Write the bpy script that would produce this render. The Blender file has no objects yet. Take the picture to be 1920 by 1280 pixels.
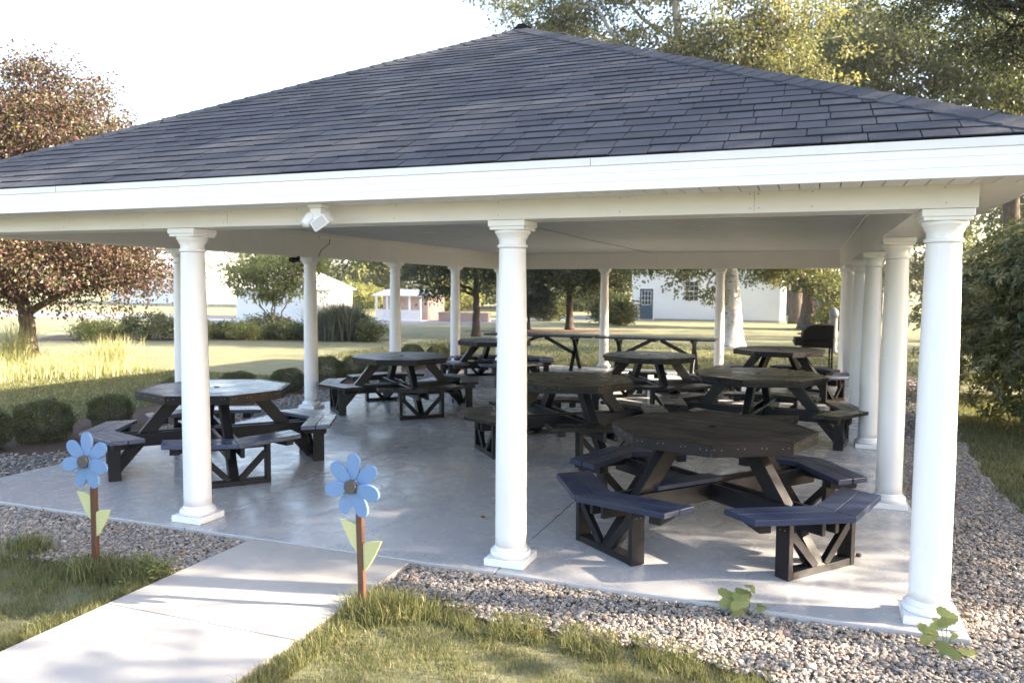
import bpy, math, random
import numpy as np
from mathutils import Vector, Matrix
random.seed(7); RNG = np.random.default_rng(11)
PI = math.pi
SC = bpy.context.scene
COL = SC.collection

# ------------------------------------------------------------------ helpers
def tag(o, label=None, cat=None, group=None, kind=None):
    if label: o['label'] = label
    if cat: o['category'] = cat
    if group: o['group'] = group
    if kind: o['kind'] = kind
    return o

def empty(name, loc=(0, 0, 0), rz=0.0, label=None, cat=None, group=None):
    o = bpy.data.objects.new(name, None)
    COL.objects.link(o)
    o.location = loc
    o.rotation_euler = (0, 0, rz)
    o.empty_display_size = 0.1
    return tag(o, label, cat, group)

def copy_tree(o, parent=None):
    c = o.copy()
    COL.objects.link(c)
    if parent is not None:
        c.parent = parent
    for ch in list(o.children):
        copy_tree(ch, c)
    return c

def np_mesh(name, V, F, nv, mats, rnd=None, smooth=False, matidx=None):
    """V (n,3); F (m,nv) with equal face size"""
    me = bpy.data.meshes.new(name)
    V = np.asarray(V, np.float32); F = np.asarray(F, np.int32)
    me.vertices.add(len(V)); me.vertices.foreach_set('co', V.ravel())
    me.loops.add(F.size); me.loops.foreach_set('vertex_index', F.ravel())
    me.polygons.add(len(F))
    me.polygons.foreach_set('loop_start', np.arange(0, F.size, nv, dtype=np.int32))
    me.polygons.foreach_set('loop_total', np.full(len(F), nv, np.int32))
    if matidx is not None:
        me.polygons.foreach_set('material_index', np.asarray(matidx, np.int32))
    me.polygons.foreach_set('use_smooth', np.full(len(F), bool(smooth)))
    me.update(calc_edges=True)
    if rnd is not None:
        a = me.attributes.new('rnd', 'FLOAT', 'FACE')
        a.data.foreach_set('value', np.asarray(rnd, np.float32))
    for m in (mats if isinstance(mats, (list, tuple)) else [mats]):
        me.materials.append(m)
    return me

def link(name, me, parent=None):
    o = bpy.data.objects.new(name, me)
    COL.objects.link(o)
    if parent is not None:
        o.parent = parent
    return o

class MB:
    """collects simple solids, builds ONE mesh object"""
    def __init__(s):
        s.v = []; s.f = []; s.m = []; s.r = []; s.sm = []
    def add(s, vs, fs, mi=0, rnd=None, smooth=False):
        b = len(s.v)
        s.v += [tuple(v) for v in vs]
        r = random.random() if rnd is None else rnd
        for f in fs:
            s.f.append([b + i for i in f]); s.m.append(mi); s.r.append(r); s.sm.append(smooth)
    def box(s, c, d, mi=0, M=None, rnd=None):
        x, y, z = [k / 2 for k in d]
        vs = [Vector((a * x, b * y, e * z)) for a in (-1, 1) for b in (-1, 1) for e in (-1, 1)]
        if M is not None: vs = [M @ v for v in vs]
        c = Vector(c)
        vs = [v + c for v in vs]
        s.add(vs, [(0, 1, 3, 2), (4, 6, 7, 5), (0, 4, 5, 1), (2, 3, 7, 6), (0, 2, 6, 4), (1, 5, 7, 3)], mi, rnd)
    def bounds(s, x0, x1, y0, y1, z0, z1, mi=0, rnd=None):
        s.box(((x0 + x1) / 2, (y0 + y1) / 2, (z0 + z1) / 2), (x1 - x0, y1 - y0, z1 - z0), mi, None, rnd)
    def bar(s, p, q, w, h, up=(0, 0, 1), mi=0, rnd=None):
        """box from p to q; w across, h along up"""
        p = Vector(p); q = Vector(q); d = q - p; L = d.length; d.normalize()
        side = d.cross(Vector(up))
        if side.length < 1e-4: side = d.cross(Vector((1, 0, 0)))
        side.normalize(); u = side.cross(d)
        M = Matrix((d, side, u)).transposed()
        s.box((p + q) / 2, (L, w, h), mi, M, rnd)
    def prism(s, pts, z0, z1, mi=0, rnd=None):
        n = len(pts)
        a = sum(pts[i][0] * pts[(i + 1) % n][1] - pts[(i + 1) % n][0] * pts[i][1] for i in range(n))
        if a < 0: pts = pts[::-1]
        vs = [(p[0], p[1], z0) for p in pts] + [(p[0], p[1], z1) for p in pts]
        fs = [tuple(range(n - 1, -1, -1)), tuple(range(n, 2 * n))] + [(i, (i + 1) % n, n + (i + 1) % n, n + i) for i in range(n)]
        s.add(vs, fs, mi, rnd)
    def extrude(s, pts3, d, mi=0, rnd=None, smooth=False):
        n = len(pts3); d = Vector(d)
        vs = [Vector(p) for p in pts3] + [Vector(p) + d for p in pts3]
        nrm = (vs[1] - vs[0]).cross(vs[2] - vs[0])
        fs = [tuple(range(n - 1, -1, -1)), tuple(range(n, 2 * n))] + [(i, (i + 1) % n, n + (i + 1) % n, n + i) for i in range(n)]
        s.add(vs, fs, mi, rnd)
    def lathe(s, prof, n=28, c=(0, 0, 0), mi=0, smooth=True, axis='z'):
        rows = [0]; pp = [prof[0]]
        breaks = set()
        for i in range(1, len(prof)):
            if i < len(prof) - 1 and smooth:
                a1 = math.atan2(prof[i][1] - prof[i - 1][1], prof[i][0] - prof[i - 1][0]); a2 = math.atan2(prof[i + 1][1] - prof[i][1], prof[i + 1][0] - prof[i][0])
                d = abs((a2 - a1 + PI) % (2 * PI) - PI)
                pp.append(prof[i])
                if d > math.radians(38):
                    breaks.add(len(pp) - 1); pp.append(prof[i])
            else: pp.append(prof[i])
        prof = pp
        vs = []
        for r, z in prof:
            for k in range(n):
                a = 2 * PI * k / n
                p = (r * math.cos(a), r * math.sin(a), z)
                if axis == 'y': p = (p[0], -p[2], p[1])
                if axis == 'x': p = (p[2], p[0], p[1])
                vs.append((p[0] + c[0], p[1] + c[1], p[2] + c[2]))
        fs = []
        for i in range(len(prof) - 1):
            if i in breaks: continue
            for k in range(n):
                k2 = (k + 1) % n
                fs.append((i * n + k, i * n + k2, (i + 1) * n + k2, (i + 1) * n + k))
        r = random.random()
        s.add(vs, fs, mi, r, smooth)
        b = len(s.v) - len(vs)
        for row, rev in ((0, True), (len(prof) - 1, False)):
            idx = [b + row * n + k for k in range(n)]
            s.f.append(idx[::-1] if rev else idx); s.m.append(mi); s.r.append(r); s.sm.append(False)
    def tube(s, pts, rad, n=8, mi=0, smooth=True):
        pts = [Vector(p) for p in pts]
        if not isinstance(rad, (list, tuple)): rad = [rad] * len(pts)
        vs = []; side = None
        for i, p in enumerate(pts):
            t = (pts[min(i + 1, len(pts) - 1)] - pts[max(i - 1, 0)]).normalized()
            if side is None:
                side = t.orthogonal().normalized()
            side = (side - t * side.dot(t)).normalized()
            w = t.cross(side)
            for k in range(n):
                a = 2 * PI * k / n
                vs.append(p + (side * math.cos(a) + w * math.sin(a)) * rad[i])
        fs = []
        for i in range(len(pts) - 1):
            for k in range(n):
                k2 = (k + 1) % n
                fs.append((i * n + k, i * n + k2, (i + 1) * n + k2, (i + 1) * n + k))
        fs.append(tuple(range(n - 1, -1, -1)))
        fs.append(tuple(range((len(pts) - 1) * n, len(pts) * n)))
        s.add(vs, fs, mi, None, smooth)
    def build(s, name, mats, parent=None, bevel=0.0, loc=None, seg=1):
        me = bpy.data.meshes.new(name)
        me.from_pydata([tuple(v) for v in s.v], [], s.f)
        me.polygons.foreach_set('material_index', s.m)
        me.polygons.foreach_set('use_smooth', s.sm)
        a = me.attributes.new('rnd', 'FLOAT', 'FACE'); a.data.foreach_set('value', s.r)
        for m in (mats if isinstance(mats, (list, tuple)) else [mats]): me.materials.append(m)
        me.update()
        o = link(name, me, parent)
        if loc is not None: o.location = loc
        if bevel:
            b = o.modifiers.new('bevel', 'BEVEL'); b.width = bevel; b.segments = seg
            b.limit_method = 'ANGLE'; b.angle_limit = math.radians(40)
        return o

# ------------------------------------------------------------------ materials
class NT:
    def __init__(s, name):
        s.m = bpy.data.materials.new(name); s.m.use_nodes = True
        s.t = s.m.node_tree; s.t.nodes.clear()
        s.out = s.n('ShaderNodeOutputMaterial')
    def n(s, typ, **kw):
        nd = s.t.nodes.new(typ)
        for k, v in kw.items():
            if k.startswith('_'): setattr(nd, k[1:], v)
            else:
                key = k.replace('__', ' ')
                nd.inputs[key].default_value = v
        return nd
    def l(s, a, b): s.t.links.new(a, b)
    def coord(s, scale=(1, 1, 1)):
        c = s.n('ShaderNodeTexCoord'); mp = s.n('ShaderNodeMapping')
        mp.inputs['Scale'].default_value = scale
        s.l(c.outputs['Object'], mp.inputs['Vector'])
        return mp.outputs['Vector']
    def noise(s, vec, scale, detail=4, rough=.55, dist=0.0):
        nd = s.n('ShaderNodeTexNoise', Scale=scale, Detail=detail, Roughness=rough, Distortion=dist)
        s.l(vec, nd.inputs['Vector'])
        return nd.outputs['Fac']
    def ramp(s, fac, stops, interp='LINEAR'):
        r = s.n('ShaderNodeValToRGB'); cr = r.color_ramp; cr.interpolation = interp
        while len(cr.elements) > 1: cr.elements.remove(cr.elements[-1])
        cr.elements[0].position = stops[0][0]; cr.elements[0].color = tuple(stops[0][1]) + (1,)
        for p, c in stops[1:]:
            e = cr.elements.new(p); e.color = tuple(c) + (1,)
        s.l(fac, r.inputs['Fac'])
        return r.outputs['Color']
    def mix(s, fac, a, b, mode='MIX'):
        m = s.n('ShaderNodeMix', _data_type='RGBA', _blend_type=mode)
        for sock, val in ((m.inputs[0], fac), (m.inputs[6], a), (m.inputs[7], b)):
            if hasattr(val, 'is_linked') or hasattr(val, 'links'): s.l(val, sock)
            else: sock.default_value = val if isinstance(val, float) else tuple(val) + (1,)
        return m.outputs[2]
    def bump(s, h, strength=.3, dist=.01):
        b = s.n('ShaderNodeBump', Strength=strength, Distance=dist)
        s.l(h, b.inputs['Height'])
        return b.outputs['Normal']
    def mr(s, v, a, b, lo=0.0, hi=1.0):
        m = s.n('ShaderNodeMapRange'); s.l(v, m.inputs['Value'])
        m.inputs['From Min'].default_value = lo; m.inputs['From Max'].default_value = hi
        m.inputs['To Min'].default_value = a; m.inputs['To Max'].default_value = b
        return m.outputs['Result']
    def attr(s, name='rnd'):
        return s.n('ShaderNodeAttribute', _attribute_name=name).outputs['Fac']
    def pbsdf(s, color=None, rough=.5, normal=None, spec=.5, metal=0.0, coat=0.0):
        p = s.n('ShaderNodeBsdfPrincipled')
        for sock, val in (('Base Color', color), ('Roughness', rough), ('Specular IOR Level', spec), ('Metallic', metal), ('Coat Weight', coat)):
            if val is None: continue
            if hasattr(val, 'links'): s.l(val, p.inputs[sock])
            elif isinstance(val, tuple): p.inputs[sock].default_value = val + (1,)
            else: p.inputs[sock].default_value = val
        if normal is not None: s.l(normal, p.inputs['Normal'])
        return p.outputs[0]
    def done(s, sh):
        s.l(sh, s.out.inputs['Surface']); return s.m

def scl(c, k): return tuple(min(1, x * k) for x in c)

def m_paint(name, c, rough=.4, var=.08, bscale=30, bump=.05, spec=.5):
    t = NT(name); v = t.coord()
    n = t.noise(v, 3.0, 5); n2 = t.noise(v, bscale, 3)
    col = t.ramp(n, [(.3, scl(c, 1 - var)), (.7, scl(c, 1 + var))])
    return t.done(t.pbsdf(col, t.mr(n2, rough - .06, rough + .08), t.bump(n2, bump, .004), spec))

def m_wood(name, c, c2, rough=.42, grain=.35, worn=None, spec=.5, wear=.35):
    grain *= .35
    """painted/stained board; fine streaks along local grain, board to board variation, scuffs"""
    t = NT(name); v = t.coord((3, 26, 26)); v2 = t.coord()
    g = t.noise(v, 4.0, 5, .6, .4); big = t.noise(v2, 2.3, 4)
    rn = t.attr()
    col = t.mix(rn, c, c2)
    col = t.mix(t.mr(g, 0, .15, .35, .75), col, scl(c, .55), 'MIX')
    w = t.noise(v2, 9.0, 8, .7)
    wf = t.ramp(w, [(.63, (0, 0, 0)), (.72, (1, 1, 1))])
    sep = t.n('ShaderNodeSeparateColor'); t.l(wf, sep.inputs[0])
    fm = t.n('ShaderNodeMath', _operation='MULTIPLY'); t.l(sep.outputs[0], fm.inputs[0]); fm.inputs[1].default_value = wear
    col = t.mix(fm.outputs[0], col, worn or scl(c, 2.4))
    r = t.mr(big, rough - .1, rough + .14, .3, .7)
    return t.done(t.pbsdf(col, r, t.bump(g, grain, .0025), spec))

def m_leaf(name, stops, trans=.35, rough=.45, tcol=1.6, spec=.4):
    t = NT(name)
    r = t.attr()
    col = t.ramp(r, stops)
    d = t.pbsdf(col, rough, None, spec)
    tr = t.n('ShaderNodeBsdfTranslucent')
    bright = t.mix(1.0, col, (tcol, tcol * .99, tcol * .66), 'MULTIPLY')
    t.l(bright, tr.inputs['Color'])
    mx = t.n('ShaderNodeMixShader'); mx.inputs[0].default_value = trans
    t.l(d, mx.inputs[1]); t.l(tr.outputs[0], mx.inputs[2])
    return t.done(mx.outputs[0])

def m_bark(name, c, c2, scale=14, stretch=.25, marks=None):
    t = NT(name); v = t.coord((1, 1, stretch))
    n = t.noise(v, scale, 6, .65, .3)
    col = t.ramp(n, [(.3, c2), (.62, c)])
    if marks:
        v3 = t.coord((1, 1, 5.0)); k = t.noise(v3, 2.6, 4, .6)
        f = t.ramp(k, [(.60, (0, 0, 0)), (.66, (1, 1, 1))])
        s_ = t.n('ShaderNodeSeparateColor'); t.l(f, s_.inputs[0])
        col = t.mix(s_.outputs[0], col, marks)
    return t.done(t.pbsdf(col, .85, t.bump(n, .7, .03), .2))

M = {}
M['white'] = m_paint('white_paint', (.80, .80, .80), .38, .02, 40, .03)
M['cream'] = m_paint('cream_trim', (.70, .685, .655), .42, .03, 30, .05)
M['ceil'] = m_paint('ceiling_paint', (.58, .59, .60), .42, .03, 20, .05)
M['groove'] = m_paint('groove_dark', (.05, .045, .04), .8)
M['screw'] = m_paint('screw_metal', (.45, .44, .42), .35)
M['navy'] = m_wood('navy_painted_wood', (.016, .026, .062), (.018, .028, .056), .38, .2, (.03, .04, .08), .3, .2)
M['brown'] = m_wood('dark_brown_painted_wood', (.0050, .0050, .0070), (.0068, .0064, .0085), .42, .2, (.03, .026, .025), .28, .2)
M['slate'] = m_wood('slate_grey_painted_wood', (.060, .078, .135), (.070, .090, .145), .28, .04, (.10, .10, .12), .5, .06)  # blue-grey base puts the sky's reflection into the board colour
M['green'] = m_wood('dark_green_painted_wood', (.0028, .0058, .0082), (.0040, .0068, .0085), .34, .2, (.025, .027, .022), .35, .2)
M['olive'] = m_wood('weathered_green_board', (.0065, .0078, .0060), (.0080, .0092, .0070), .28, .2, (.035, .035, .025), .45, .2)  # olive tone paints the lawn's yellow reflection onto the dark green tops
M['endgrain'] = m_wood('weathered_edge_board', (.16, .14, .12), (.20, .17, .15), .5, .3)
M['black'] = m_paint('black_enamel', (.006, .0055, .0055), .55, .2, spec=.12)
M['steel'] = m_paint('brushed_grey_metal', (.12, .12, .12), .4)
M['stem'] = m_wood('brown_stem_wood', (.085, .038, .020), (.10, .045, .025), .5, .4, (.16, .08, .05))
M['petal'] = m_wood('sky_blue_painted_wood', (.125, .235, .41), (.145, .255, .43), .55, .3, (.17, .28, .47))
M['petal_leaf'] = m_wood('lime_painted_wood', (.47, .48, .23), (.51, .52, .27), .5, .12, (.6, .6, .35))
M['disc'] = m_paint('dark_grey_disc', (.07, .06, .055), .5)

def m_concrete(name, c, var, rough0, rough1, stain, fine=60, tint=None, bump=.06, spec=.5, blot=None):
    t = NT(name); v = t.coord()
    a = t.noise(v, .55, 6, .62, .6); b = t.noise(v, 3.2, 8, .7, 1.2); f = t.noise(v, fine, 4, .6)
    col = t.ramp(a, [(.28, scl(c, 1 - var)), (.5, c), (.72, scl(c, 1 + var))])
    col = t.mix(t.mr(b, 0, .55, .50, .72), col, stain)
    if tint: col = t.mix(t.mr(a, .35, 0, .35, .55), col, tint)
    col = t.mix(t.mr(f, .0, .22, .35, .8), col, scl(c, .6))
    if blot:
        q = t.noise(v, 1.05, 9, .72, .3); sp = t.noise(v, 16, 3, .7)
        col = t.mix(t.mr(q, 0, .55, .60, .72), col, blot); col = t.mix(t.mr(sp, 0, .5, .70, .76), col, scl(blot, .5))
    r = t.mr(b, rough0, rough1, .3, .7)
    h = t.mix(.5, t.mr(f, 0, 1), t.mr(b, 0, 1))
    return t.done(t.pbsdf(col, r, t.bump(h, bump, .01), spec))
M['slab'] = m_concrete('sealed_concrete', (.42, .422, .425), .15, .13, .38, (.33, .325, .315), 45, (.44, .43, .41), .03, blot=(.25, .215, .18))
M['path'] = m_concrete('broom_concrete', (.41, .388, .355), .14, .65, .85, (.33, .305, .27), 90, (.47, .45, .41), .2, .3)
M['joint'] = m_paint('joint_filler', (.06, .055, .05), .9)

def m_lawn():
    t = NT('lawn_grass'); v = t.coord()
    big = t.noise(v, .22, 5, .6); mid = t.noise(v, 2.2, 6, .65); fine = t.noise(v, 60, 6, .7)
    col = t.ramp(mid, [(.3, (.155, .165, .085)), (.55, (.225, .225, .130)), (.75, (.33, .305, .20))])
    col = t.mix(t.mr(big, 0, .7, .35, .7), col, (.29, .27, .17))
    col = t.mix(t.mr(fine, 0, .45, .35, .7), col, (.11, .13, .055))
    return t.done(t.pbsdf(col, .8, t.bump(fine, .8, .05), .15))
M['lawn'] = m_lawn()
def m_soil(name, c, c2, sc=25):
    t = NT(name); v = t.coord(); n = t.noise(v, sc, 8, .75)
    return t.done(t.pbsdf(t.ramp(n, [(.3, c), (.7, c2)]), .9, t.bump(n, .9, .04), .2))
M['gravel_base'] = m_soil('gravel_dust', (.12, .11, .10), (.24, .225, .20), 60)
M['mulch'] = m_soil('bark_mulch', (.05, .032, .022), (.17, .11, .08), 30)
M['asphalt'] = m_soil('old_asphalt', (.16, .16, .17), (.24, .24, .25), 20)
def m_pebble():
    t = NT('river_pebbles')
    r = t.attr(); v = t.coord()
    col = t.ramp(r, [(0, (.12, .12, .125)), (.14, (.20, .20, .205)), (.28, (.30, .29, .275)), (.42, (.18, .165, .155)),
                     (.55, (.30, .25, .205)), (.66, (.23, .225, .23)), (.78, (.32, .275, .23)), (.89, (.26, .19, .15)), (.955, (.42, .40, .375)), (1, (.14, .13, .13))], 'CONSTANT')
    n = t.noise(v, 220, 4, .7)
    col = t.mix(t.mr(n, 0, .4, .35, .75), col, (.10, .095, .085)); col = t.mix(1.0, col, (1.26, 1.19, 1.09), 'MULTIPLY')
    return t.done(t.pbsdf(col, .62, t.bump(n, .3, .002), .35))
M['pebble'] = m_pebble()
M['grass'] = m_leaf('grass_blades', [(0, (.070, .088, .034)), (.35, (.115, .130, .052)), (.62, (.18, .18, .080)), (.8, (.28, .25, .13)), (1, (.44, .37, .23))], .3, .5, 1.4, .3)
def m_shingle():
    t = NT('charcoal_shingles'); r = t.attr(); v = t.coord()
    n = t.noise(v, 260, 3, .8); n2 = t.noise(v, 1.1, 4)
    col = t.ramp(r, [(0, (.038, .043, .054)), (.5, (.050, .056, .068)), (1, (.063, .070, .083))])
    col = t.mix(t.mr(n, 0, .8, .45, .75), col, (.14, .145, .155)); col = t.mix(t.mr(n, .6, 0, .25, .45), col, (.015, .016, .02))
    col = t.mix(t.mr(n2, 0, .2, .35, .7), col, (.05, .055, .07))
    return t.done(t.pbsdf(col, .95, t.bump(n, .8, .004), .12))
M['shingle'] = m_shingle()
M['bark'] = m_bark('grey_brown_bark', (.15, .12, .095), (.05, .038, .03))
M['bark_dark'] = m_bark('dark_bark', (.075, .055, .042), (.022, .017, .014))
M['birch'] = m_bark('white_birch_bark', (.50, .48, .45), (.27, .25, .23), 7, .4, (.06, .05, .045))
M['l_maroon'] = m_leaf('maroon_leaves', [(0, (.030, .018, .015)), (.35, (.065, .034, .028)), (.5, (.12, .055, .042)), (.6, (.080, .078, .032)), (.8, (.095, .090, .036)), (1, (.25, .16, .12))], .22, .45, 1.5)
M['l_birch'] = m_leaf('birch_leaves', [(0, (.055, .068, .026)), (.5, (.125, .132, .055)), (.85, (.21, .20, .095)), (1, (.33, .29, .17))], .4, .42, 1.7)
M['l_dark'] = m_leaf('dark_green_leaves', [(0, (.020, .030, .013)), (.5, (.042, .056, .024)), (1, (.09, .095, .038))], .28, .4, 1.5)
M['l_mid'] = m_leaf('mid_green_leaves', [(0, (.045, .060, .025)), (.5, (.092, .108, .045)), (1, (.16, .165, .072))], .38, .45, 1.6)
M['l_pale'] = m_leaf('pale_yellow_green_leaves', [(0, (.12, .14, .05)), (.5, (.20, .215, .08)), (1, (.31, .30, .13))], .45, .5, 1.5)
M['l_blue'] = m_leaf('grey_green_leaves', [(0, (.028, .038, .028)), (.5, (.052, .068, .048)), (1, (.095, .11, .075))], .22, .45, 1.4)
M['l_rhodo'] = m_leaf('glossy_laurel_leaves', [(0, (.050, .064, .024)), (.5, (.105, .118, .045)), (.82, (.19, .19, .08)), (1, (.34, .27, .12))], .32, .32, 1.7, .5)
M['l_box'] = m_leaf('boxwood_leaves', [(0, (.028, .036, .014)), (.45, (.075, .085, .034)), (.78, (.16, .16, .065)), (1, (.30, .27, .14))], .28, .4, 1.5)
M['l_straw'] = m_leaf('straw_blades', [(0, (.20, .22, .09)), (.5, (.44, .42, .22)), (1, (.66, .62, .42))], .4, .5, 1.3)
M['l_weed'] = m_leaf('weed_leaves', [(0, (.16, .19, .07)), (1, (.27, .30, .11))], .4, .5, 1.5)
M['l_dry'] = m_leaf('dry_leaf', [(0, (.16, .07, .025)), (1, (.34, .17, .06))], .2, .6, 1.3)

M['tar'] = m_paint('asphalt_shingle_edge', (.010, .010, .012), .9)  # black asphalt edges that also paint the shadow lines under the courses
# ------------------------------------------------------------------ camera
cam = bpy.data.cameras.new('camera'); camo = bpy.data.objects.new('camera', cam); COL.objects.link(camo)
camo.location = (-0.7172, -5.2506, 1.9794)
camo.rotation_euler = (1.5021739, -0.0062009, 0.3606974)
cam.sensor_width = 36; cam.lens = 27.844; cam.clip_start = .05; cam.clip_end = 600
cam.dof.use_dof = True; cam.dof.focus_distance = 6.3; cam.dof.aperture_fstop = 2.3
SC.camera = camo

# ------------------------------------------------------------------ light
SUN_AZ, SUN_EL = math.radians(14), math.radians(25)     # azimuth counted from +x towards +y
sd = Vector((math.cos(SUN_EL) * math.cos(SUN_AZ), math.cos(SUN_EL) * math.sin(SUN_AZ), math.sin(SUN_EL)))
w = bpy.data.worlds.new('World'); SC.world = w; w.use_nodes = True
wt = w.node_tree; wt.nodes.clear()
sky = wt.nodes.new('ShaderNodeTexSky'); sky.sky_type = 'NISHITA'; sky.sun_disc = False
sky.sun_elevation = SUN_EL; sky.sun_rotation = PI / 2 - SUN_AZ
sky.air_density = 1.0; sky.dust_density = 2.5; sky.ozone_density = 1.0
bg = wt.nodes.new('ShaderNodeBackground'); bg.inputs['Strength'].default_value = .15
wo = wt.nodes.new('ShaderNodeOutputWorld')
wt.links.new(sky.outputs[0], bg.inputs[0]); wt.links.new(bg.outputs[0], wo.inputs[0])
sl = bpy.data.lights.new('sun', 'SUN'); sl.energy = 5.0; sl.angle = math.radians(.55); sl.color = (1, .90, .74)
so = bpy.data.objects.new('sun', sl); COL.objects.link(so)
so.rotation_euler = sd.to_track_quat('Z', 'Y').to_euler(); so.location = (20, 5, 20)
SC.view_settings.view_transform = 'Standard'; SC.view_settings.look = 'None'
SC.view_settings.exposure = 2.6
try:
    SC.view_settings.use_white_balance = True; SC.view_settings.white_balance_temperature = 7020; SC.view_settings.white_balance_tint = 15
except Exception: pass
SC.view_settings.exposure = 2.6; SC.view_settings.gamma = 1
SC.cycles.max_bounces = 8; SC.cycles.diffuse_bounces = 4; SC.cycles.transparent_max_bounces = 8
SC.cycles.use_denoising = True
SC.cycles.sample_clamp_indirect = 6

# ------------------------------------------------------------------ ground
GZ = -.06
def sheet(name, poly, z, mat, th=None):
    m = MB(); n = len(poly)
    if th is None: m.add([(x, y, z) for x, y in poly], [tuple(range(n))])
    else: m.prism(poly, z - th, z)
    o = m.build(name, mat); tag(o, kind='structure'); return o
sheet('lawn', [(-300, -60), (300, -60), (300, 400), (-300, 400)], GZ, M['lawn'])

def noise1(x, s=0):
    return (np.sin(x * 2.1 + s) + .6 * np.sin(x * 5.3 + 1.7 * s + 1) + .35 * np.sin(x * 11.7 + 2.3 * s)) / 2
def grass_edge(x):      # y of the grass/gravel boundary in front of the slab
    x = np.asarray(x, float)
    e = np.where(x < -4.78, -1.08, -.74 - .10 * (x + 3.38))
    e = np.where(x > -.85, e - (x + .85) * 2.2, e)
    return e + .07 * noise1(x * 1.6)
xs = np.linspace(-11, .9, 60)
gp = [(float(x), float(grass_edge(x))) for x in xs] + [(1.3, -6), (2.2, -2.), (1.35, 0.), (1.12, 2.), (1.10, 4.5), (1.25, 7), (1.6, 9.5), (1.9, 12), (2.1, 16), (.4, 16.2), (.25, 14.2), (.2, -.2), (-8.4, -.2),
    (-8.4, 14), (-9.5, 14), (-9.55, 10), (-9.5, 6), (-9.3, 3.6), (-9.0, 2.1), (-9.3, 1.4), (-11, .9)]
gp[60] = (1.2, -5.0)
sheet('gravel_bed', gp, GZ + .012, M['gravel_base'])
sheet('mulch_bed', [(-10.9, .6), (-9.35, 1.3), (-9.05, 2.1), (-9.35, 3.6), (-9.55, 6), (-9.6, 10), (-9.6, 16.5), (-11.15, 16.5), (-11.1, 9), (-11.05, 4.5), (-11.1, 2.2)], GZ + .008, M['mulch'])
sheet('mulch_ring', [(-16 + 4.5 * math.cos(a) * (1 + .1 * math.sin(3 * a)) - 4.5, 7.9 + 2.3 * math.sin(a)) for a in np.linspace(0, 2 * PI, 30)[:-1]], GZ + .008, M['mulch'])
sheet('mulch_island', [(-11.9 + 3.6 * math.cos(a) * (1 + .15 * math.sin(2 * a)), 29.9 + 1.6 * math.sin(a) + .45 * math.cos(a) * 3.6) for a in np.linspace(0, 2 * PI, 30)[:-1]], GZ + .008, M['mulch'])
sheet('mulch_border', [(-27, 15.2), (-22, 18.2), (-18, 19.2), (-15.6, 20.0), (-15.3, 21.5), (-18, 22.5), (-24, 21), (-29, 18)], GZ + .008, M['mulch'])
sheet('driveway', [(-60, 30), (-22, 30.5), (-18, 35), (-14, 43), (-10, 46), (-10, 50), (-15, 49), (-19, 42), (-24, 36.5), (-60, 38)], GZ + .01, M['asphalt'])
# walkway and slab
m = MB()
m.bounds(-4.78, -3.38, -1.617, -.252, -.12, -.008)
m.bounds(-4.78, -3.38, -6.4, -1.623, -.12, -.010)
o = m.build('walkway', M['path'], bevel=.0015); tag(o, kind='structure')
m = MB()
m.bounds(-4.77, -3.39, -1.6225, -1.6175, -.1, -.016)
tag(m.build('walkway_joint', M['joint']), kind='structure')
X0, X1, Y0, Y1 = -8.45, .19, -.24, 13.97
m = MB()
jx = [X0, -5.46, -2.72, X1]; jy = [Y0, 4.55, 9.2, Y1]
for i in range(3):
    for j in range(3):
        g = .004
        m.bounds(jx[i] + (g if i else 0), jx[i + 1] - (g if i < 2 else 0), jy[j] + (g if j else 0), jy[j + 1] - (g if j < 2 else 0), -.14, 0)
tag(m.build('concrete_floor', M['slab'], bevel=.006, seg=2), kind='structure')
m = MB(); m.bounds(X0 + .05, X1 - .05, Y0 + .05, Y1 - .05, -.13, -.012)
tag(m.build('floor_joints', M['joint']), kind='structure')

# pebbles ------------------------------------------------------------------
def ico():
    t = (1 + 5 ** .5) / 2
    v = np.array([(-1, t, 0), (1, t, 0), (-1, -t, 0), (1, -t, 0), (0, -1, t), (0, 1, t), (0, -1, -t), (0, 1, -t), (t, 0, -1), (t, 0, 1), (-t, 0, -1), (-t, 0, 1)], float)
    v /= np.linalg.norm(v[0])
    f = np.array([(0, 11, 5), (0, 5, 1), (0, 1, 7), (0, 7, 10), (0, 10, 11), (1, 5, 9), (5, 11, 4), (11, 10, 2), (10, 7, 6), (7, 1, 8), (3, 9, 4), (3, 4, 2), (3, 2, 6), (3, 6, 8), (3, 8, 9), (4, 9, 5), (2, 4, 11), (6, 2, 10), (8, 6, 7), (9, 8, 1)])
    return v, f
def rand_rot(n, rng):
    q = rng.normal(size=(n, 4)); q /= np.linalg.norm(q, axis=1)[:, None]
    a, b, c, d = q.T
    return np.stack([1 - 2 * (c * c + d * d), 2 * (b * c - a * d), 2 * (b * d + a * c), 2 * (b * c + a * d), 1 - 2 * (b * b + d * d), 2 * (c * d - a * b),
                     2 * (b * d - a * c), 2 * (c * d + a * b), 1 - 2 * (b * b + c * c)], 1).reshape(n, 3, 3)
def pts_in(n, x0, x1, y0, y1, rng, keep):
    p = np.stack([rng.uniform(x0, x1, n), rng.uniform(y0, y1, n)], 1)
    return p[keep(p[:, 0], p[:, 1])]
def right_edge(y): return np.interp(y, [-5, -2, 0, 2, 4.5, 7, 9.5, 12, 16], [1.5, 1.6, 1.35, 1.12, 1.10, 1.25, 1.6, 1.9, 2.1]) + .05 * noise1(y * 3)
def left_edge(y): return np.interp(y, [.9, 1.4, 2.1, 3.6, 6, 10, 14], [-11, -9.3, -9.0, -9.3, -9.5, -9.55, -9.5]) + .05 * noise1(y * 3, 2)
rg = np.random.default_rng(5)
inpath = lambda x: (x > -4.80) & (x < -3.36)
P = []
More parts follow.
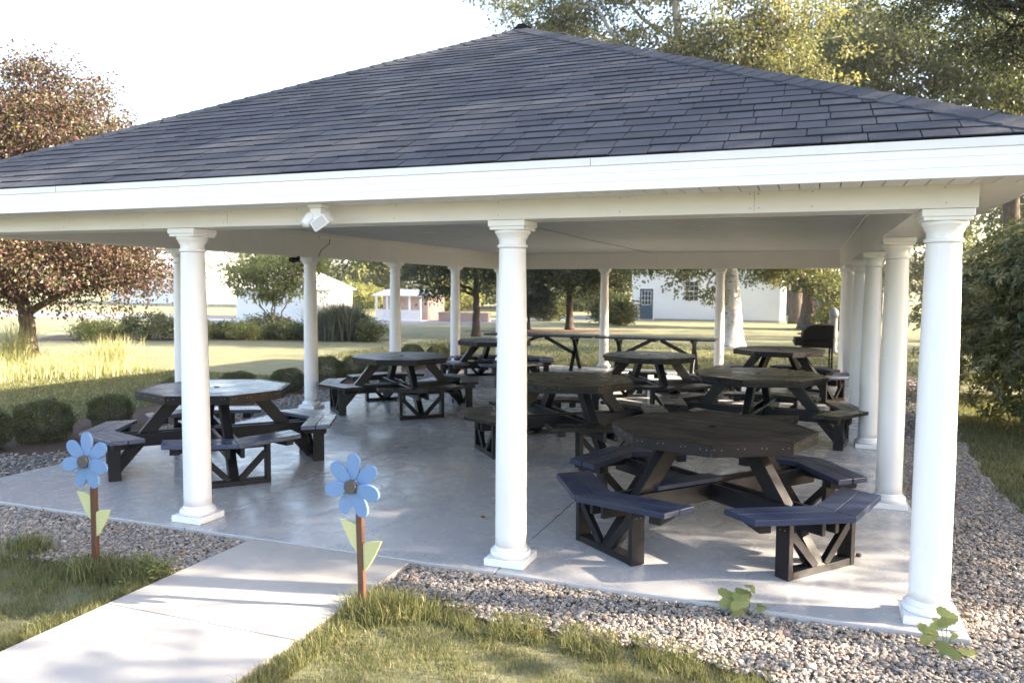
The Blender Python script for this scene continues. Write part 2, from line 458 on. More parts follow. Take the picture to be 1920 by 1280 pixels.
P.append(pts_in(112000, -10, 1.9, -2.3, -.235, rg, lambda x, y: (y > grass_edge(x) - .05) & ~inpath(x) & (x < right_edge(y)) & ((x > -7.5) | (rg.random(len(x)) < .8))))
P.append(pts_in(38000, .19, 1.7, -.235, 6.5, rg, lambda x, y: x < right_edge(y)))
P.append(pts_in(9000, .19, 2.1, 6.5, 15, rg, lambda x, y: x < right_edge(y)))
P.append(pts_in(20000, -11, -8.45, -.235, 13, rg, lambda x, y: ((x > left_edge(y)) | (y < .9)) & (rg.random(len(x)) < 1.25 - y / 14)))
Ppts = np.concatenate(P); n = len(Ppts)
iv, fi = ico()
sz = rg.lognormal(math.log(.0098), .34, n); sz = np.clip(sz, .005, .023)
far = np.clip((np.hypot(Ppts[:, 0] + .7, Ppts[:, 1] + 5.2) - 7) / 8, 0, 1)
sz *= 1 + .5 * far
S = np.stack([sz * rg.uniform(.95, 1.5, n), sz * rg.uniform(.75, 1.1, n), sz * rg.uniform(.45, .8, n)], 1)
base = iv[None] * (1 + rg.uniform(-.22, .20, (n, 12, 1)))
ang = rg.uniform(0, 2 * PI, n); tilt = rg.normal(0, .35, n); ca, sa, ct, st = np.cos(ang), np.sin(ang), np.cos(tilt), np.sin(tilt)
V = base * S[:, None]
V = np.stack([V[..., 0] * ct[:, None] - V[..., 2] * st[:, None], V[..., 1], V[..., 0] * st[:, None] + V[..., 2] * ct[:, None]], -1)
V = np.stack([V[..., 0] * ca[:, None] - V[..., 1] * sa[:, None], V[..., 0] * sa[:, None] + V[..., 1] * ca[:, None], V[..., 2]], -1)
V[..., 0] += Ppts[:, 0][:, None]; V[..., 1] += Ppts[:, 1][:, None]
V[..., 2] += (GZ + .018 + rg.uniform(0, .018, n))[:, None]
F = (fi[None] + (np.arange(n) * 12)[:, None, None]).reshape(-1, 3)
me = np_mesh('gravel', V.reshape(-1, 3), F, 3, M['pebble'], np.repeat(rg.random(n), 20), False)
o = link('gravel', me); tag(o, 'loose grey and tan pebbles spread around the concrete slab', 'gravel', None, 'stuff')

# grass blades ---------------------------------------------------------------
def blades(P, h, wid, rng, lean=.5, z=GZ, curve=1.0):
    n = len(P)
    a = rng.uniform(0, 2 * PI, n); la = rng.uniform(0, 2 * PI, n)
    ln = np.abs(rng.normal(0, lean, n)) * h
    dx, dy = np.cos(la) * ln, np.sin(la) * ln
    wx, wy = np.cos(a) * wid, np.sin(a) * wid
    zz = z if np.ndim(z) else np.full(n, z)
    def ring(t, k):
        s = t ** (1 + curve)
        cx, cy, cz = P[:, 0] + dx * s, P[:, 1] + dy * s, zz + h * (t - .18 * s * (ln / h) ** 2)
        return [np.stack([cx - wx * k, cy - wy * k, cz], 1), np.stack([cx + wx * k, cy + wy * k, cz], 1)]
    A = ring(0, 1); B = ring(.5, .8); T = ring(1, 0)[0]
    V = np.stack([A[0], A[1], B[0], B[1], T], 1).reshape(-1, 3)
    b = (np.arange(n) * 5)[:, None]
    F = np.concatenate([b + np.array([[0, 1, 3]]), b + np.array([[0, 3, 2]]), b + np.array([[2, 3, 4]])], 1).reshape(-1, 3)
    return V, F, np.repeat(rng.beta(2.0, 2.6, n), 3)
def build_blades(name, groups, mat, label, cat, group=None, kind='stuff', parent=None):
    Vs, Fs, Rs = [], [], []; off = 0
    for V, F, R in groups:
        Vs.append(V); Fs.append(F + off); Rs.append(R); off += len(V)
    me = np_mesh(name, np.concatenate(Vs), np.concatenate(Fs), 3, mat, np.clip(np.concatenate(Rs), 0, 1), False)
    o = link(name, me, parent)
    if parent is None: tag(o, label, cat, group, kind)
    return o
rg = np.random.default_rng(21)
def tufty(p, rng):       # patchy density
    return rng.random(len(p)) < .55 + .5 * (np.sin(p[:, 0] * 7.3 + 2 * np.sin(p[:, 1] * 5)) * np.sin(p[:, 1] * 9.1 + p[:, 0] * 3))
G = []
kp = lambda x, y: (y < grass_edge(x) + .03) & ~((x > -4.79) & (x < -3.37))
p = pts_in(300000, -8.8, -.1, -3.6, -.6, rg, kp); p = p[tufty(p, rg)]
hh = .024 + .030 * rg.random(len(p)) + .018 * (np.sin(p[:, 0] * 3.1) * np.sin(p[:, 1] * 4.3 + 1) > .3)
G.append(blades(p, hh, rg.uniform(.0010, .0022, len(p)), rg, .8))
# longer fringe at the gravel edge and along the walkway
p = pts_in(110000, -8.8, .0, -1.6, -.6, rg, lambda x, y: (y < grass_edge(x) + .06) & (y > grass_edge(x) - .24) & ~inpath(x))
cl = np.sin(p[:, 0] * 13) + np.sin(p[:, 0] * 29 + p[:, 1] * 11) ; p = p[(cl > -.8)]
G.append(blades(p, rg.uniform(.03, .085, len(p)) * (1 + .3 * np.sin(p[:, 0] * 2.3)), rg.uniform(.0014, .0028, len(p)), rg, .8))
for sx, lo, hi in ((-1, -4.95, -4.80), (1, -3.36, -3.2)):
    p = pts_in(9000, lo, hi, -3.6, -1.0 if sx < 0 else -.75, rg, lambda x, y: x < 9)
    G.append(blades(p, rg.uniform(.04, .10, len(p)), rg.uniform(.0015, .003, len(p)), rg, .8))
# tussocks at the foot of the wooden flowers
for cx, cy, k in ((-5.34, -1.2, 1500), (-3.25, -1.1, 1600), (-5.0, -1.15, 900), (-6.2, -1.05, 900), (-3.05, -1.0, 700)):
    p = np.stack([cx + rg.normal(0, .10, k), cy + rg.normal(0, .07, k)], 1); p = p[~inpath(p[:, 0])]
    G.append(blades(p, rg.uniform(.07, .19, len(p)), rg.uniform(.0018, .0035, len(p)), rg, .6))
# beyond the gravel on the right
p = pts_in(60000, 1.0, 4.5, -2, 12, rg, lambda x, y: x > right_edge(y) - .03)
G.append(blades(p, rg.uniform(.04, .09, len(p)), rg.uniform(.003, .006, len(p)), rg, .8))
# mown lawn on the left, coarser with distance
p = pts_in(150000, -20, -8.7, -2, 9.5, rg, lambda x, y: ((x < left_edge(np.maximum(y, .9)) - .9) | (y < .3)) & ((x < -11) | (y < .9)))
p = p[(p[:, 1] < grass_edge(np.full(len(p), -6.)) ) | (p[:, 0] < -10.2)]
G.append(blades(p, rg.uniform(.03, .07, len(p)), rg.uniform(.004, .008, len(p)), rg, .8))
# sparse uneven blades behind the slab
p = pts_in(50000, -14, 3, 13.9, 24, rg, lambda x, y: (rg.random(len(x)) < 1.1 - (y - 14) / 11))
G.append(blades(p, rg.uniform(.04, .10, len(p)), rg.uniform(.006, .011, len(p)), rg, .7))
p = pts_in(7000, -8.6, .3, 13.96, 14.2, rg, lambda x, y: x < 9)
G.append(blades(p, rg.uniform(.06, .16, len(p)), rg.uniform(.005, .009, len(p)), rg, .5))
build_blades('grass', G, M['grass'], 'green lawn grass blades, longer along the gravel and the walkway', 'grass')

# ------------------------------------------------------------------ foliage
def leaf_geo(C, D, Nn, L, W, fold=.25, droop=.15):
    """leaves at C pointing along D with normal Nn; returns V,F(tri)"""
    n = len(C)
    D = D / np.linalg.norm(D, axis=1)[:, None]
    side = np.cross(D, Nn); side /= np.linalg.norm(side, axis=1)[:, None] + 1e-9
    up = np.cross(side, D)
    L = np.asarray(L).reshape(-1, 1) * np.ones((n, 1)); W = np.asarray(W).reshape(-1, 1) * np.ones((n, 1))
    b = C; mid = C + D * L * .5
    l = mid + side * W * .5 + up * W * fold; r = mid - side * W * .5 + up * W * fold
    t = C + D * L - up * L * droop
    V = np.stack([b, l, t, r], 1).reshape(-1, 3)
    o = (np.arange(n) * 4)[:, None]
    F = np.concatenate([o + np.array([[0, 2, 1]]), o + np.array([[0, 3, 2]])], 1).reshape(-1, 3)
    return V, F
def unit(n, rng):
    v = rng.normal(size=(n, 3)); return v / np.linalg.norm(v, axis=1)[:, None]
def crown_leaves(lobes, nleaf, lsize, rng, clump_r=.35, per=70, shell=.45, droop=.3, rndmode=None):
    lob = np.array(lobes, float)
    vol = lob[:, 3] * lob[:, 4] * lob[:, 5]
    nc = max(8, nleaf // per)
    pick = rng.choice(len(lob), nc, p=vol ** .8 / (vol ** .8).sum())
    d = unit(nc, rng)
    rr = rng.random(nc) ** shell
    rr *= 1 + .22 * np.sin(d[:, 0] * 5 + pick) * np.sin(d[:, 1] * 6 + pick * 2) + rng.normal(0, .06, nc)
    cc = lob[pick, :3] + d * lob[pick, 3:6] * rr[:, None]
    k = rng.integers(0, nc, nleaf)
    cs = clump_r * rng.uniform(.6, 1.35, nc)
    off = rng.normal(size=(nleaf, 3)) * (cs[k] * .5)[:, None] * np.array([1.15, 1.15, .7])
    C = cc[k] + off
    D = off + unit(nleaf, rng) * (cs[k] * .5)[:, None]; D[:, 2] -= droop * cs[k]
    N = unit(nleaf, rng) * .8; N[:, 2] += .8
    L = lsize * rng.uniform(.7, 1.3, nleaf)
    V, F = leaf_geo(C, D, N, L, L * .62)
    ctone = rng.normal(0, .16, nc)
    R = np.clip(rng.beta(2, 2, nleaf) * .8 + .1 + ctone[k], 0, 1)
    return V, F, np.repeat(R, 2), cc
def limb(m, a, b, r0, r1, rng, n=7, wob=.08, sag=0.0, sides=7):
    a = np.array(a, float); b = np.array(b, float); L = np.linalg.norm(b - a)
    pts = []
    for i in range(n):
        t = i / (n - 1)
        p = a * (1 - t) + b * t + rng.normal(size=3) * wob * L * .3 * math.sin(PI * t)
        p[2] += math.sin(PI * t) * sag * L
        pts.append(p)
    m.tube(pts, [r0 * (1 - i / (n - 1)) + r1 * (i / (n - 1)) for i in range(n)], sides)
    return pts
def make_tree(name, label, cat, loc, trunk, lobes, nleaf, lsize, leafmat, bark, seed, r0=.2, clump=.35, per=70, shell=.45, flare=1.6, twigs=2, group=None, forks=None, droop=.3, limb_r=.35):
    """trunk: list of points of the main stem; lobes: crown ellipsoids (x,y,z,rx,ry,rz), all local"""
    rng = np.random.default_rng(seed)
    root = empty(name, loc, 0, label, cat, group)
    V, F, R, cc = crown_leaves(lobes, nleaf, lsize, rng, clump, per, shell, droop)
    m = MB()
    tr = [np.array(p, float) for p in trunk]
    N = 40; pts = []; rad = []
    seg = len(tr) - 1
    for i in range(N):
        t = i / (N - 1) * seg; k = min(int(t), seg - 1); f = t - k
        p = tr[k] * (1 - f) + tr[k + 1] * f
        tt = i / (N - 1)
        pts.append(p + rng.normal(size=3) * r0 * .05 * (tt > .05) * np.array([1, 1, 0]))
        rad.append(r0 * ((1 - tt) ** .7 * .8 + .2) * (1 + (flare - 1) * math.exp(-(p[2] - tr[0][2]) / (1.7 * r0))))
    m.tube(pts, rad, 12)
    for fk in (forks or []):
        limb(m, fk[0], fk[1], fk[2], fk[3], rng, 9, .10, .03, 10)
    for lb in lobes:
        c = np.array(lb[:3]); 
        # start of the limb: point of the stem below the lobe centre
        zs = np.array([p[2] for p in pts]); tgt = max(zs[0] + .25 * (zs[-1] - zs[0]), min(zs[-1] * .97, c[2] - .6 * np.hypot(c[0], c[1]) * .8))
        k = int(np.argmin(abs(zs - tgt)))
        end = c + np.array([0, 0, lb[5] * .2])
        lp = limb(m, pts[k], end, max(.02, min(rad[k] * .7, r0 * limb_r * 1.4)), r0 * .06 + .008, rng, 8, .16, .04)
        near = cc[np.linalg.norm((cc - c) / np.array(lb[3:6]), axis=1) < 1.1]
        for q in near[rng.permutation(len(near))[:twigs * 3]]:
            j = rng.integers(3, 8)
            limb(m, lp[j], q, r0 * .07 + .006, .006, rng, 5, .18, .02, 5)
    m.build('trunk', bark, root)
    me = np_mesh('crown', V, F, 3, leafmat, R)
    link('crown', me, root)
    return root
def blob(n, cx, cy, cz, R, H, rng, r=(.35, .6), zr=.7):
    out = []
    for i in range(n):
        a = 2 * PI * (i + rng.random() * .7) / n; t = math.sqrt(rng.random()); z = rng.uniform(-.5, .5)
        k = math.sqrt(max(.05, 1 - (2 * z) ** 2 * .75))
        q = R * rng.uniform(*r)
        out.append((cx + math.cos(a) * (R - q * .7) * k * max(t, .55), cy + math.sin(a) * (R - q * .7) * k * max(t, .55), cz + z * H * .8, q, q, q * zr))
    out.append((cx, cy, cz + H * .1, R * .55, R * .55, H * .38))
    return out
def shrub(name, label, cat, loc, lobes, nleaf, lsize, leafmat, bark, seed, clump=.14, per=40, shell=.35, group=None, stems=5, parent_only=False):
    rng = np.random.default_rng(seed)
    root = empty(name, loc, 0, label, cat, group)
    V, F, R, cc = crown_leaves(lobes, nleaf, lsize, rng, clump, per, shell, .05)
    ok = V.reshape(-1, 4, 3)[:, :, 2].min(1) > 0.0
    V = V.reshape(-1, 4, 3)[ok].reshape(-1, 3); R = R[::2][ok].repeat(2)
    k = int(ok.sum()); o4 = (np.arange(k) * 4)[:, None]
    F = np.concatenate([o4 + np.array([[0, 2, 1]]), o4 + np.array([[0, 3, 2]])], 1).reshape(-1, 3)
    m = MB()
    for i in range(stems):
        q = cc[rng.integers(0, len(cc))]
        if q[2] < .15: q = q + np.array([0, 0, .2])
        limb(m, (rng.normal() * .05, rng.normal() * .05, -.02), q, .012 + .01 * lobes[0][3], .005, rng, 6, .1, .0, 6)
    m.build('stem', bark, root)
    link('foliage', np_mesh('foliage', V, F, 3, leafmat, R), root)
    return root

# ------------------------------------------------------------------ pavilion
ZE, SL, OV = 2.765, .511, .5
CX0, CX1, CY0, CY1 = -8.27, 0.0, 0.0, 13.9175
ZB, ZS, ZC = 2.44, 2.571, 2.83
pav = empty('pavilion', (0, 0, 0), 0, 'open white pavilion with round columns and a dark shingled hip roof', 'pavilion')
EX0, EX1, EY0, EY1 = CX0 - OV, CX1 + OV, CY0 - OV, CY1 + OV
HW = (EX1 - EX0) / 2
def slope_shingles(m, A, u, nrm, L, seed, nc=34):
    rg = random.Random(seed)
    A = Vector(A); u = Vector(u); nrm = Vector(nrm)
    st = HW / nc
    def P(r, t, dz): return A + u * t + nrm * r + Vector((0, 0, ZE + r * SL + dz))
    for i in range(nc):
        r0 = i * st; r1 = min(HW, r0 + st * 1.12)
        t = r0 - rg.random() * .3
        while t < L - r0:
            wd = rg.choice([.17, .22, .25, .29, .24]) * rg.uniform(.9, 1.1)
            a, b = max(t, r0), min(t + wd - .006, L - r0)
            a1, b1 = max(t, r1), min(t + wd - .006, L - r1)
            t += wd
            if b - a < .01 or b1 < a1: 
                if b - a < .01: continue
                a1 = b1 = min(max((a1 + b1) / 2, r1), L - r1)
            lo = .0125 + (.0045 if rg.random() < .5 else 0) + rg.uniform(0, .001)
            d = -.012 * (i > 0)
            ins = -.012 if i else .0
            V = [P(r0 + ins * 0, a, lo), P(r0, b, lo), P(r1, b1, .0035 + lo * .15), P(r1, a1, .0035 + lo * .15), P(r0, a, -.004 if i else lo - .007), P(r0, b, -.004 if i else lo - .007)]
            q_ = rg.random() ** 1.1
            m.add(V, [(0, 1, 2, 3)], 0, q_); m.add(V, [(4, 5, 1, 0), (4, 0, 3), (5, 2, 1)], 1, q_)
rm = MB()
# deck
apF = Vector((-4.135, EY0 + HW, ZE + HW * SL)); apB = Vector((-4.135, EY1 - HW, ZE + HW * SL))
c = [Vector((EX0, EY0, ZE)), Vector((EX1, EY0, ZE)), Vector((EX1, EY1, ZE)), Vector((EX0, EY1, ZE))]
dz = Vector((0, 0, -.012)); dl = Vector((0, 0, -.03))
rm.add([p + dz for p in c] + [apF + dz, apB + dz] + [p + dl for p in c], [(0, 1, 4), (1, 2, 5, 4), (2, 3, 5), (3, 0, 4, 5), (0, 6, 7, 1), (1, 7, 8, 2), (2, 8, 9, 3), (3, 9, 6, 0)], 0, .1)
slope_shingles(rm, (EX0, EY0 - .012, 0), (1, 0, 0), (0, 1, 0), EX1 - EX0, 1)
slope_shingles(rm, (EX1 + .012, EY0, 0), (0, 1, 0), (-1, 0, 0), EY1 - EY0, 2)
slope_shingles(rm, (EX1, EY1 + .012, 0), (-1, 0, 0), (0, -1, 0), EX1 - EX0, 3)
slope_shingles(rm, (EX0 - .012, EY1, 0), (0, -1, 0), (1, 0, 0), EY1 - EY0, 4)
roof = rm.build('roof', [M['shingle'], M['tar']], pav)
# hip and ridge caps
hm = MB(); rg_ = random.Random(9)
def caps(p, q, n1, n2, hw=.15, step=.145, ln=.30):
    """p low end, q high end; n1/n2 unit vectors down the two slopes away from the line"""
    p = Vector(p); q = Vector(q); d = (q - p); L = d.length; d.normalize(); k = 0.0
    up = Vector((0, 0, 1))
    while k < L - .1:
        j = rg_.uniform(-.006, .006); e = min(k + ln, L + .05)
        lo, hi = .030 + rg_.uniform(0, .004), .014
        a = p + d * k + up * lo; b = p + d * e + up * hi
        w1 = hw + j; w2 = hw - j
        V = [a + up * .004, a + n1 * w1, b + n1 * w1, b + up * .004, a + n2 * w2, b + n2 * w2]
        D = [v - up * .014 for v in (V[0], V[1], V[4])]
        hm.add(V + D, [(0, 1, 2, 3), (3, 5, 4, 0), (7, 1, 0, 6), (6, 0, 4, 8), (1, 7, 2), (4, 5, 8)], 0, rg_.random())
        k += step
sl1 = SL
def dn(v): v = Vector(v); return v.normalized()
A_, B_ = c[0], c[1]
f_dn_l = dn((1, 0, 0)) ; 
# directions lying in each slope plane, perpendicular to the hip
def inplane(hipdir, nrm_h, eave_u):
    # plane spanned by eave_u (horizontal) and slope vector
    sv = Vector((nrm_h[0], nrm_h[1], SL)).normalized(); u = Vector(eave_u)
    n = u.cross(sv).normalized()
    t = n.cross(hipdir).normalized()
    return t
for corner, ap, sl_a, sl_b in (((EX0, EY0), apF, ((0, 1), (1, 0, 0)), ((1, 0), (0, 1, 0))), ((EX1, EY0), apF, ((0, 1), (1, 0, 0)), ((-1, 0), (0, 1, 0))),
                               ((EX0, EY1), apB, ((0, -1), (1, 0, 0)), ((1, 0), (0, 1, 0))), ((EX1, EY1), apB, ((0, -1), (1, 0, 0)), ((-1, 0), (0, 1, 0)))):
    lo = Vector((corner[0], corner[1], ZE)); hd = (ap - lo).normalized()
    t1 = inplane(hd, sl_a[0], sl_a[1]); t2 = inplane(hd, sl_b[0], sl_b[1])
    # make both point away from the hip, i.e. downwards
    if t1.z > 0: t1 = -t1
    if t2.z > 0: t2 = -t2
    caps(lo, ap, t1, t2)
caps(apB, apF, Vector((1, 0, -SL)).normalized(), Vector((-1, 0, -SL)).normalized())
hm.build('hip_cap', M['shingle'], roof)
vm = MB()
vm.extrude([apF + Vector((-.17, -.06, -.03)), apF + Vector((.17, -.06, -.03)), apF + Vector((.03, -.06, .062)), apF + Vector((-.03, -.06, .062))], (0, apB.y - apF.y + .12, 0))
vm.build('ridge_vent', M['black'], roof, bevel=.006)

# fascia + drip edge
fm = MB()
def ring(m, off, z0, z1, th, mi=0):
    x0, x1, y0, y1 = EX0 - off, EX1 + off, EY0 - off, EY1 + off
    m.bounds(x0, x1, y0, y0 + th, z0, z1, mi); m.bounds(x0, x1, y1 - th, y1, z0, z1, mi)
    m.bounds(x0, x0 + th, y0 + th, y1 - th, z0, z1, mi); m.bounds(x1 - th, x1, y0 + th, y1 - th, z0, z1, mi)
ring(fm, -.0025, 2.566, 2.6188, .018); ring(fm, -.001, 2.619, 2.6728, .0195); ring(fm, .0005, 2.673, 2.7168, .021)
fo = fm.build('fascia', M['white'], pav, bevel=.001)
dm = MB(); ring(dm, .007, 2.7175, 2.767, .03)
dm.bounds(-2.003, -2.0, EY0 - .0085, EY0 - .003, 2.7175, 2.765, 1); dm.bounds(-6.45, -6.447, EY0 - .0085, EY0 - .003, 2.7175, 2.765, 1)
dm.build('drip_edge', [M['cream'], M['groove']], pav, bevel=.002)
# soffit boards
sm = MB()
BW = .112
x = EX0 + .02
while x < EX1 - .03:
    e = min(x + BW - .007, EX1 - .02)
    a, b = max(x, EX0 + .02), e
    # mitred corners: front strip covers the corners
    sm.bounds(a, b, EY0 + .02, CY0 - .147, ZS, ZS + .012, 0); sm.bounds(a, b, CY1 + .147, EY1 - .02, ZS, ZS + .012, 0)
    x += BW
y = CY0 - .145
while y < CY1 + .145:
    e = min(y + BW - .007, CY1 + .145)
    sm.bounds(EX0 + .02, CX0 - .147, y, e, ZS, ZS + .012, 0); sm.bounds(CX1 + .147, EX1 - .02, y, e, ZS, ZS + .012, 0)
    y += BW
for (a, b, c_, d_) in ((EX0 + .02, EX1 - .02, EY0 + .02, CY0 - .147), (EX0 + .02, EX1 - .02, CY1 + .147, EY1 - .02), (EX0 + .02, CX0 - .147, CY0 - .147, CY1 + .147), (CX1 + .147, EX1 - .02, CY0 - .147, CY1 + .147)):
    sm.bounds(a, b, c_, d_, ZS + .014, ZS + .022, 1)
sm.build('soffit', [M['cream'], M['groove']], pav)
# perimeter beams
def beam(b, joints, screws, mats=None):
    m = MB(); m.bounds(*b, 0)
    for j in joints: m.bounds(*j, 1)
    for s_ in screws: m.box(s_, (.007, .007, .007), 1)
    return m.build('beam', [M['cream'], M['groove']], pav, bevel=.003)
H = .145
fj = [(-1.062, -1.059, -H - .0008, -H + .01, ZB + .01, ZS), (-5.05, -5.047, -H - .0008, -H + .01, ZB + .01, ZS)]
sc = []
for xx in (-.02, -.72, -1.03, -1.09, -1.9, -2.75, -3.55, -4.4, -5.02, -5.08, -5.9, -6.8, -7.7):
    for zz in (ZB + .030, ZB + .118): sc.append((xx + random.uniform(-.01, .01), -H + .0025, zz))
beam((CX0 - H, CX1 + H, -H, H, ZB, ZC), fj, sc)
beam((CX0 - H, CX1 + H, CY1 - H, CY1 + H, ZB, ZC), [(-4.2, -4.197, CY1 - H - .0008, CY1 - H + .01, ZB + .01, ZC - .02)], [])
beam((CX0 - H, CX0 + H, H, CY1 - H, ZB, ZC), [(CX0 + H - .01, CX0 + H + .0008, 4.7, 4.703, ZB + .01, ZC - .02), (CX0 + H - .01, CX0 + H + .0008, 9.4, 9.403, ZB + .01, ZC - .02)], [])
beam((CX1 - H, CX1 + H, H, CY1 - H, ZB, ZC), [(CX1 - H - .0008, CX1 - H + .01, .75, .753, ZB + .01, ZC - .02), (CX1 - H - .0008, CX1 - H + .01, 5.6, 5.603, ZB + .01, ZC - .02)], [])
# ceiling of long boards, with a fine bead between them
cm = MB(); y = H
k = 0
while y < CY1 - H:
    e = min(y + .198, CY1 - H)
    cm.bounds(CX0 + H, CX1 - H, y, e, ZC - .004 - .0035 * (k % 2), ZC + .02, 0); y += .20; k += 1
cm.bounds(CX0 + H, CX1 - H, H, CY1 - H, ZC + .012, ZC + .03, 1)
cm.build('ceiling', [M['ceil'], M['cream']], pav)
tm = MB()
for (a, b, c_, d_) in ((CX0 + H, CX1 - H, H, H + .03), (CX0 + H, CX1 - H, CY1 - H - .03, CY1 - H), (CX0 + H, CX0 + H + .03, H + .03, CY1 - H - .03), (CX1 - H - .03, CX1 - H, H + .03, CY1 - H - .03)):
    tm.bounds(a, b, c_, d_, ZC - .045, ZC - .006)
tm.build('ceiling_trim', M['cream'], pav, bevel=.008)
for xx in (-2.2, -6.3):
    for yy in (2.1, 5.93, 9.76):
        m = MB()
        m.lathe([(.085, 0), (.085, -.006), (.078, -.010), (.066, -.004), (.062, .006)], 24, (xx, yy, ZC - .006))
        rl = m.build('recessed_light', M['white'], pav)
        m = MB(); m.lathe([(.060, -.001), (.03, -.004), (.001, -.005)], 20, (xx, yy, ZC - .005))
        m.build('lens', M['ceil'], rl)

# columns
def column_proto():
    m = MB()
    m.lathe([(.112, .125), (.1125, .20), (.112, .8), (.108, 1.4), (.101, 1.9), (.0945, 2.245), (.0945, 2.25)], 40)
    sh = m.build('column', M['white'], pav)
    m = MB()
    m.prism([(-.149, -.149), (.149, -.149), (.149, .149), (-.149, .149)], .001, .054)
    pb = m.build('plinth', M['white'], sh, bevel=.003)
    m = MB(); m.lathe([(.132, .0545), (.140, .057), (.1455, .064), (.1475, .076), (.1455, .088), (.140, .096), (.132, .0995), (.1245, .0995), (.1245, .112), (.1200, .112), (.1155, .119), (.1130, .130)], 40)
    m.build('base', M['white'], sh)
    m = MB()
    m.lathe([(.0950, 2.252), (.1020, 2.252), (.1062, 2.257), (.1075, 2.264), (.1062, 2.271), (.1020, 2.276), (.0955, 2.276), (.0955, 2.312), (.1015, 2.312), (.1015, 2.322), (.1060, 2.322), (.1090, 2.332), (.1150, 2.344), (.1220, 2.352), (.1245, 2.356), (.1245, 2.3735)], 40)
    m.prism([(-.126, -.126), (.126, -.126), (.126, .126), (-.126, .126)], 2.374, 2.396)
    m.prism([(-.135, -.135), (.135, -.135), (.135, .135), (-.135, .135)], 2.3965, 2.4385)
    m.build('capital', M['white'], sh, bevel=.003)
    return sh
col0 = column_proto()
spots = [(0, 0), (-2.695, 0), (-5.534, 0), (-8.27, 0)]
ys = [2.6706, 5.567, 8.3505, 11.134]
spots += [(0, y) for y in ys] + [(-8.27, y) for y in [2.7835, 5.567, 8.3505, 11.134]]
spots += [(0, CY1), (-2.72, CY1), (-5.50, CY1), (-8.27, CY1)]
for i, (x, y) in enumerate(spots):
    o = col0 if i == 0 else copy_tree(col0, pav)
    o.location = (x, y, 0)
    o.rotation_euler = (0, 0, 0)

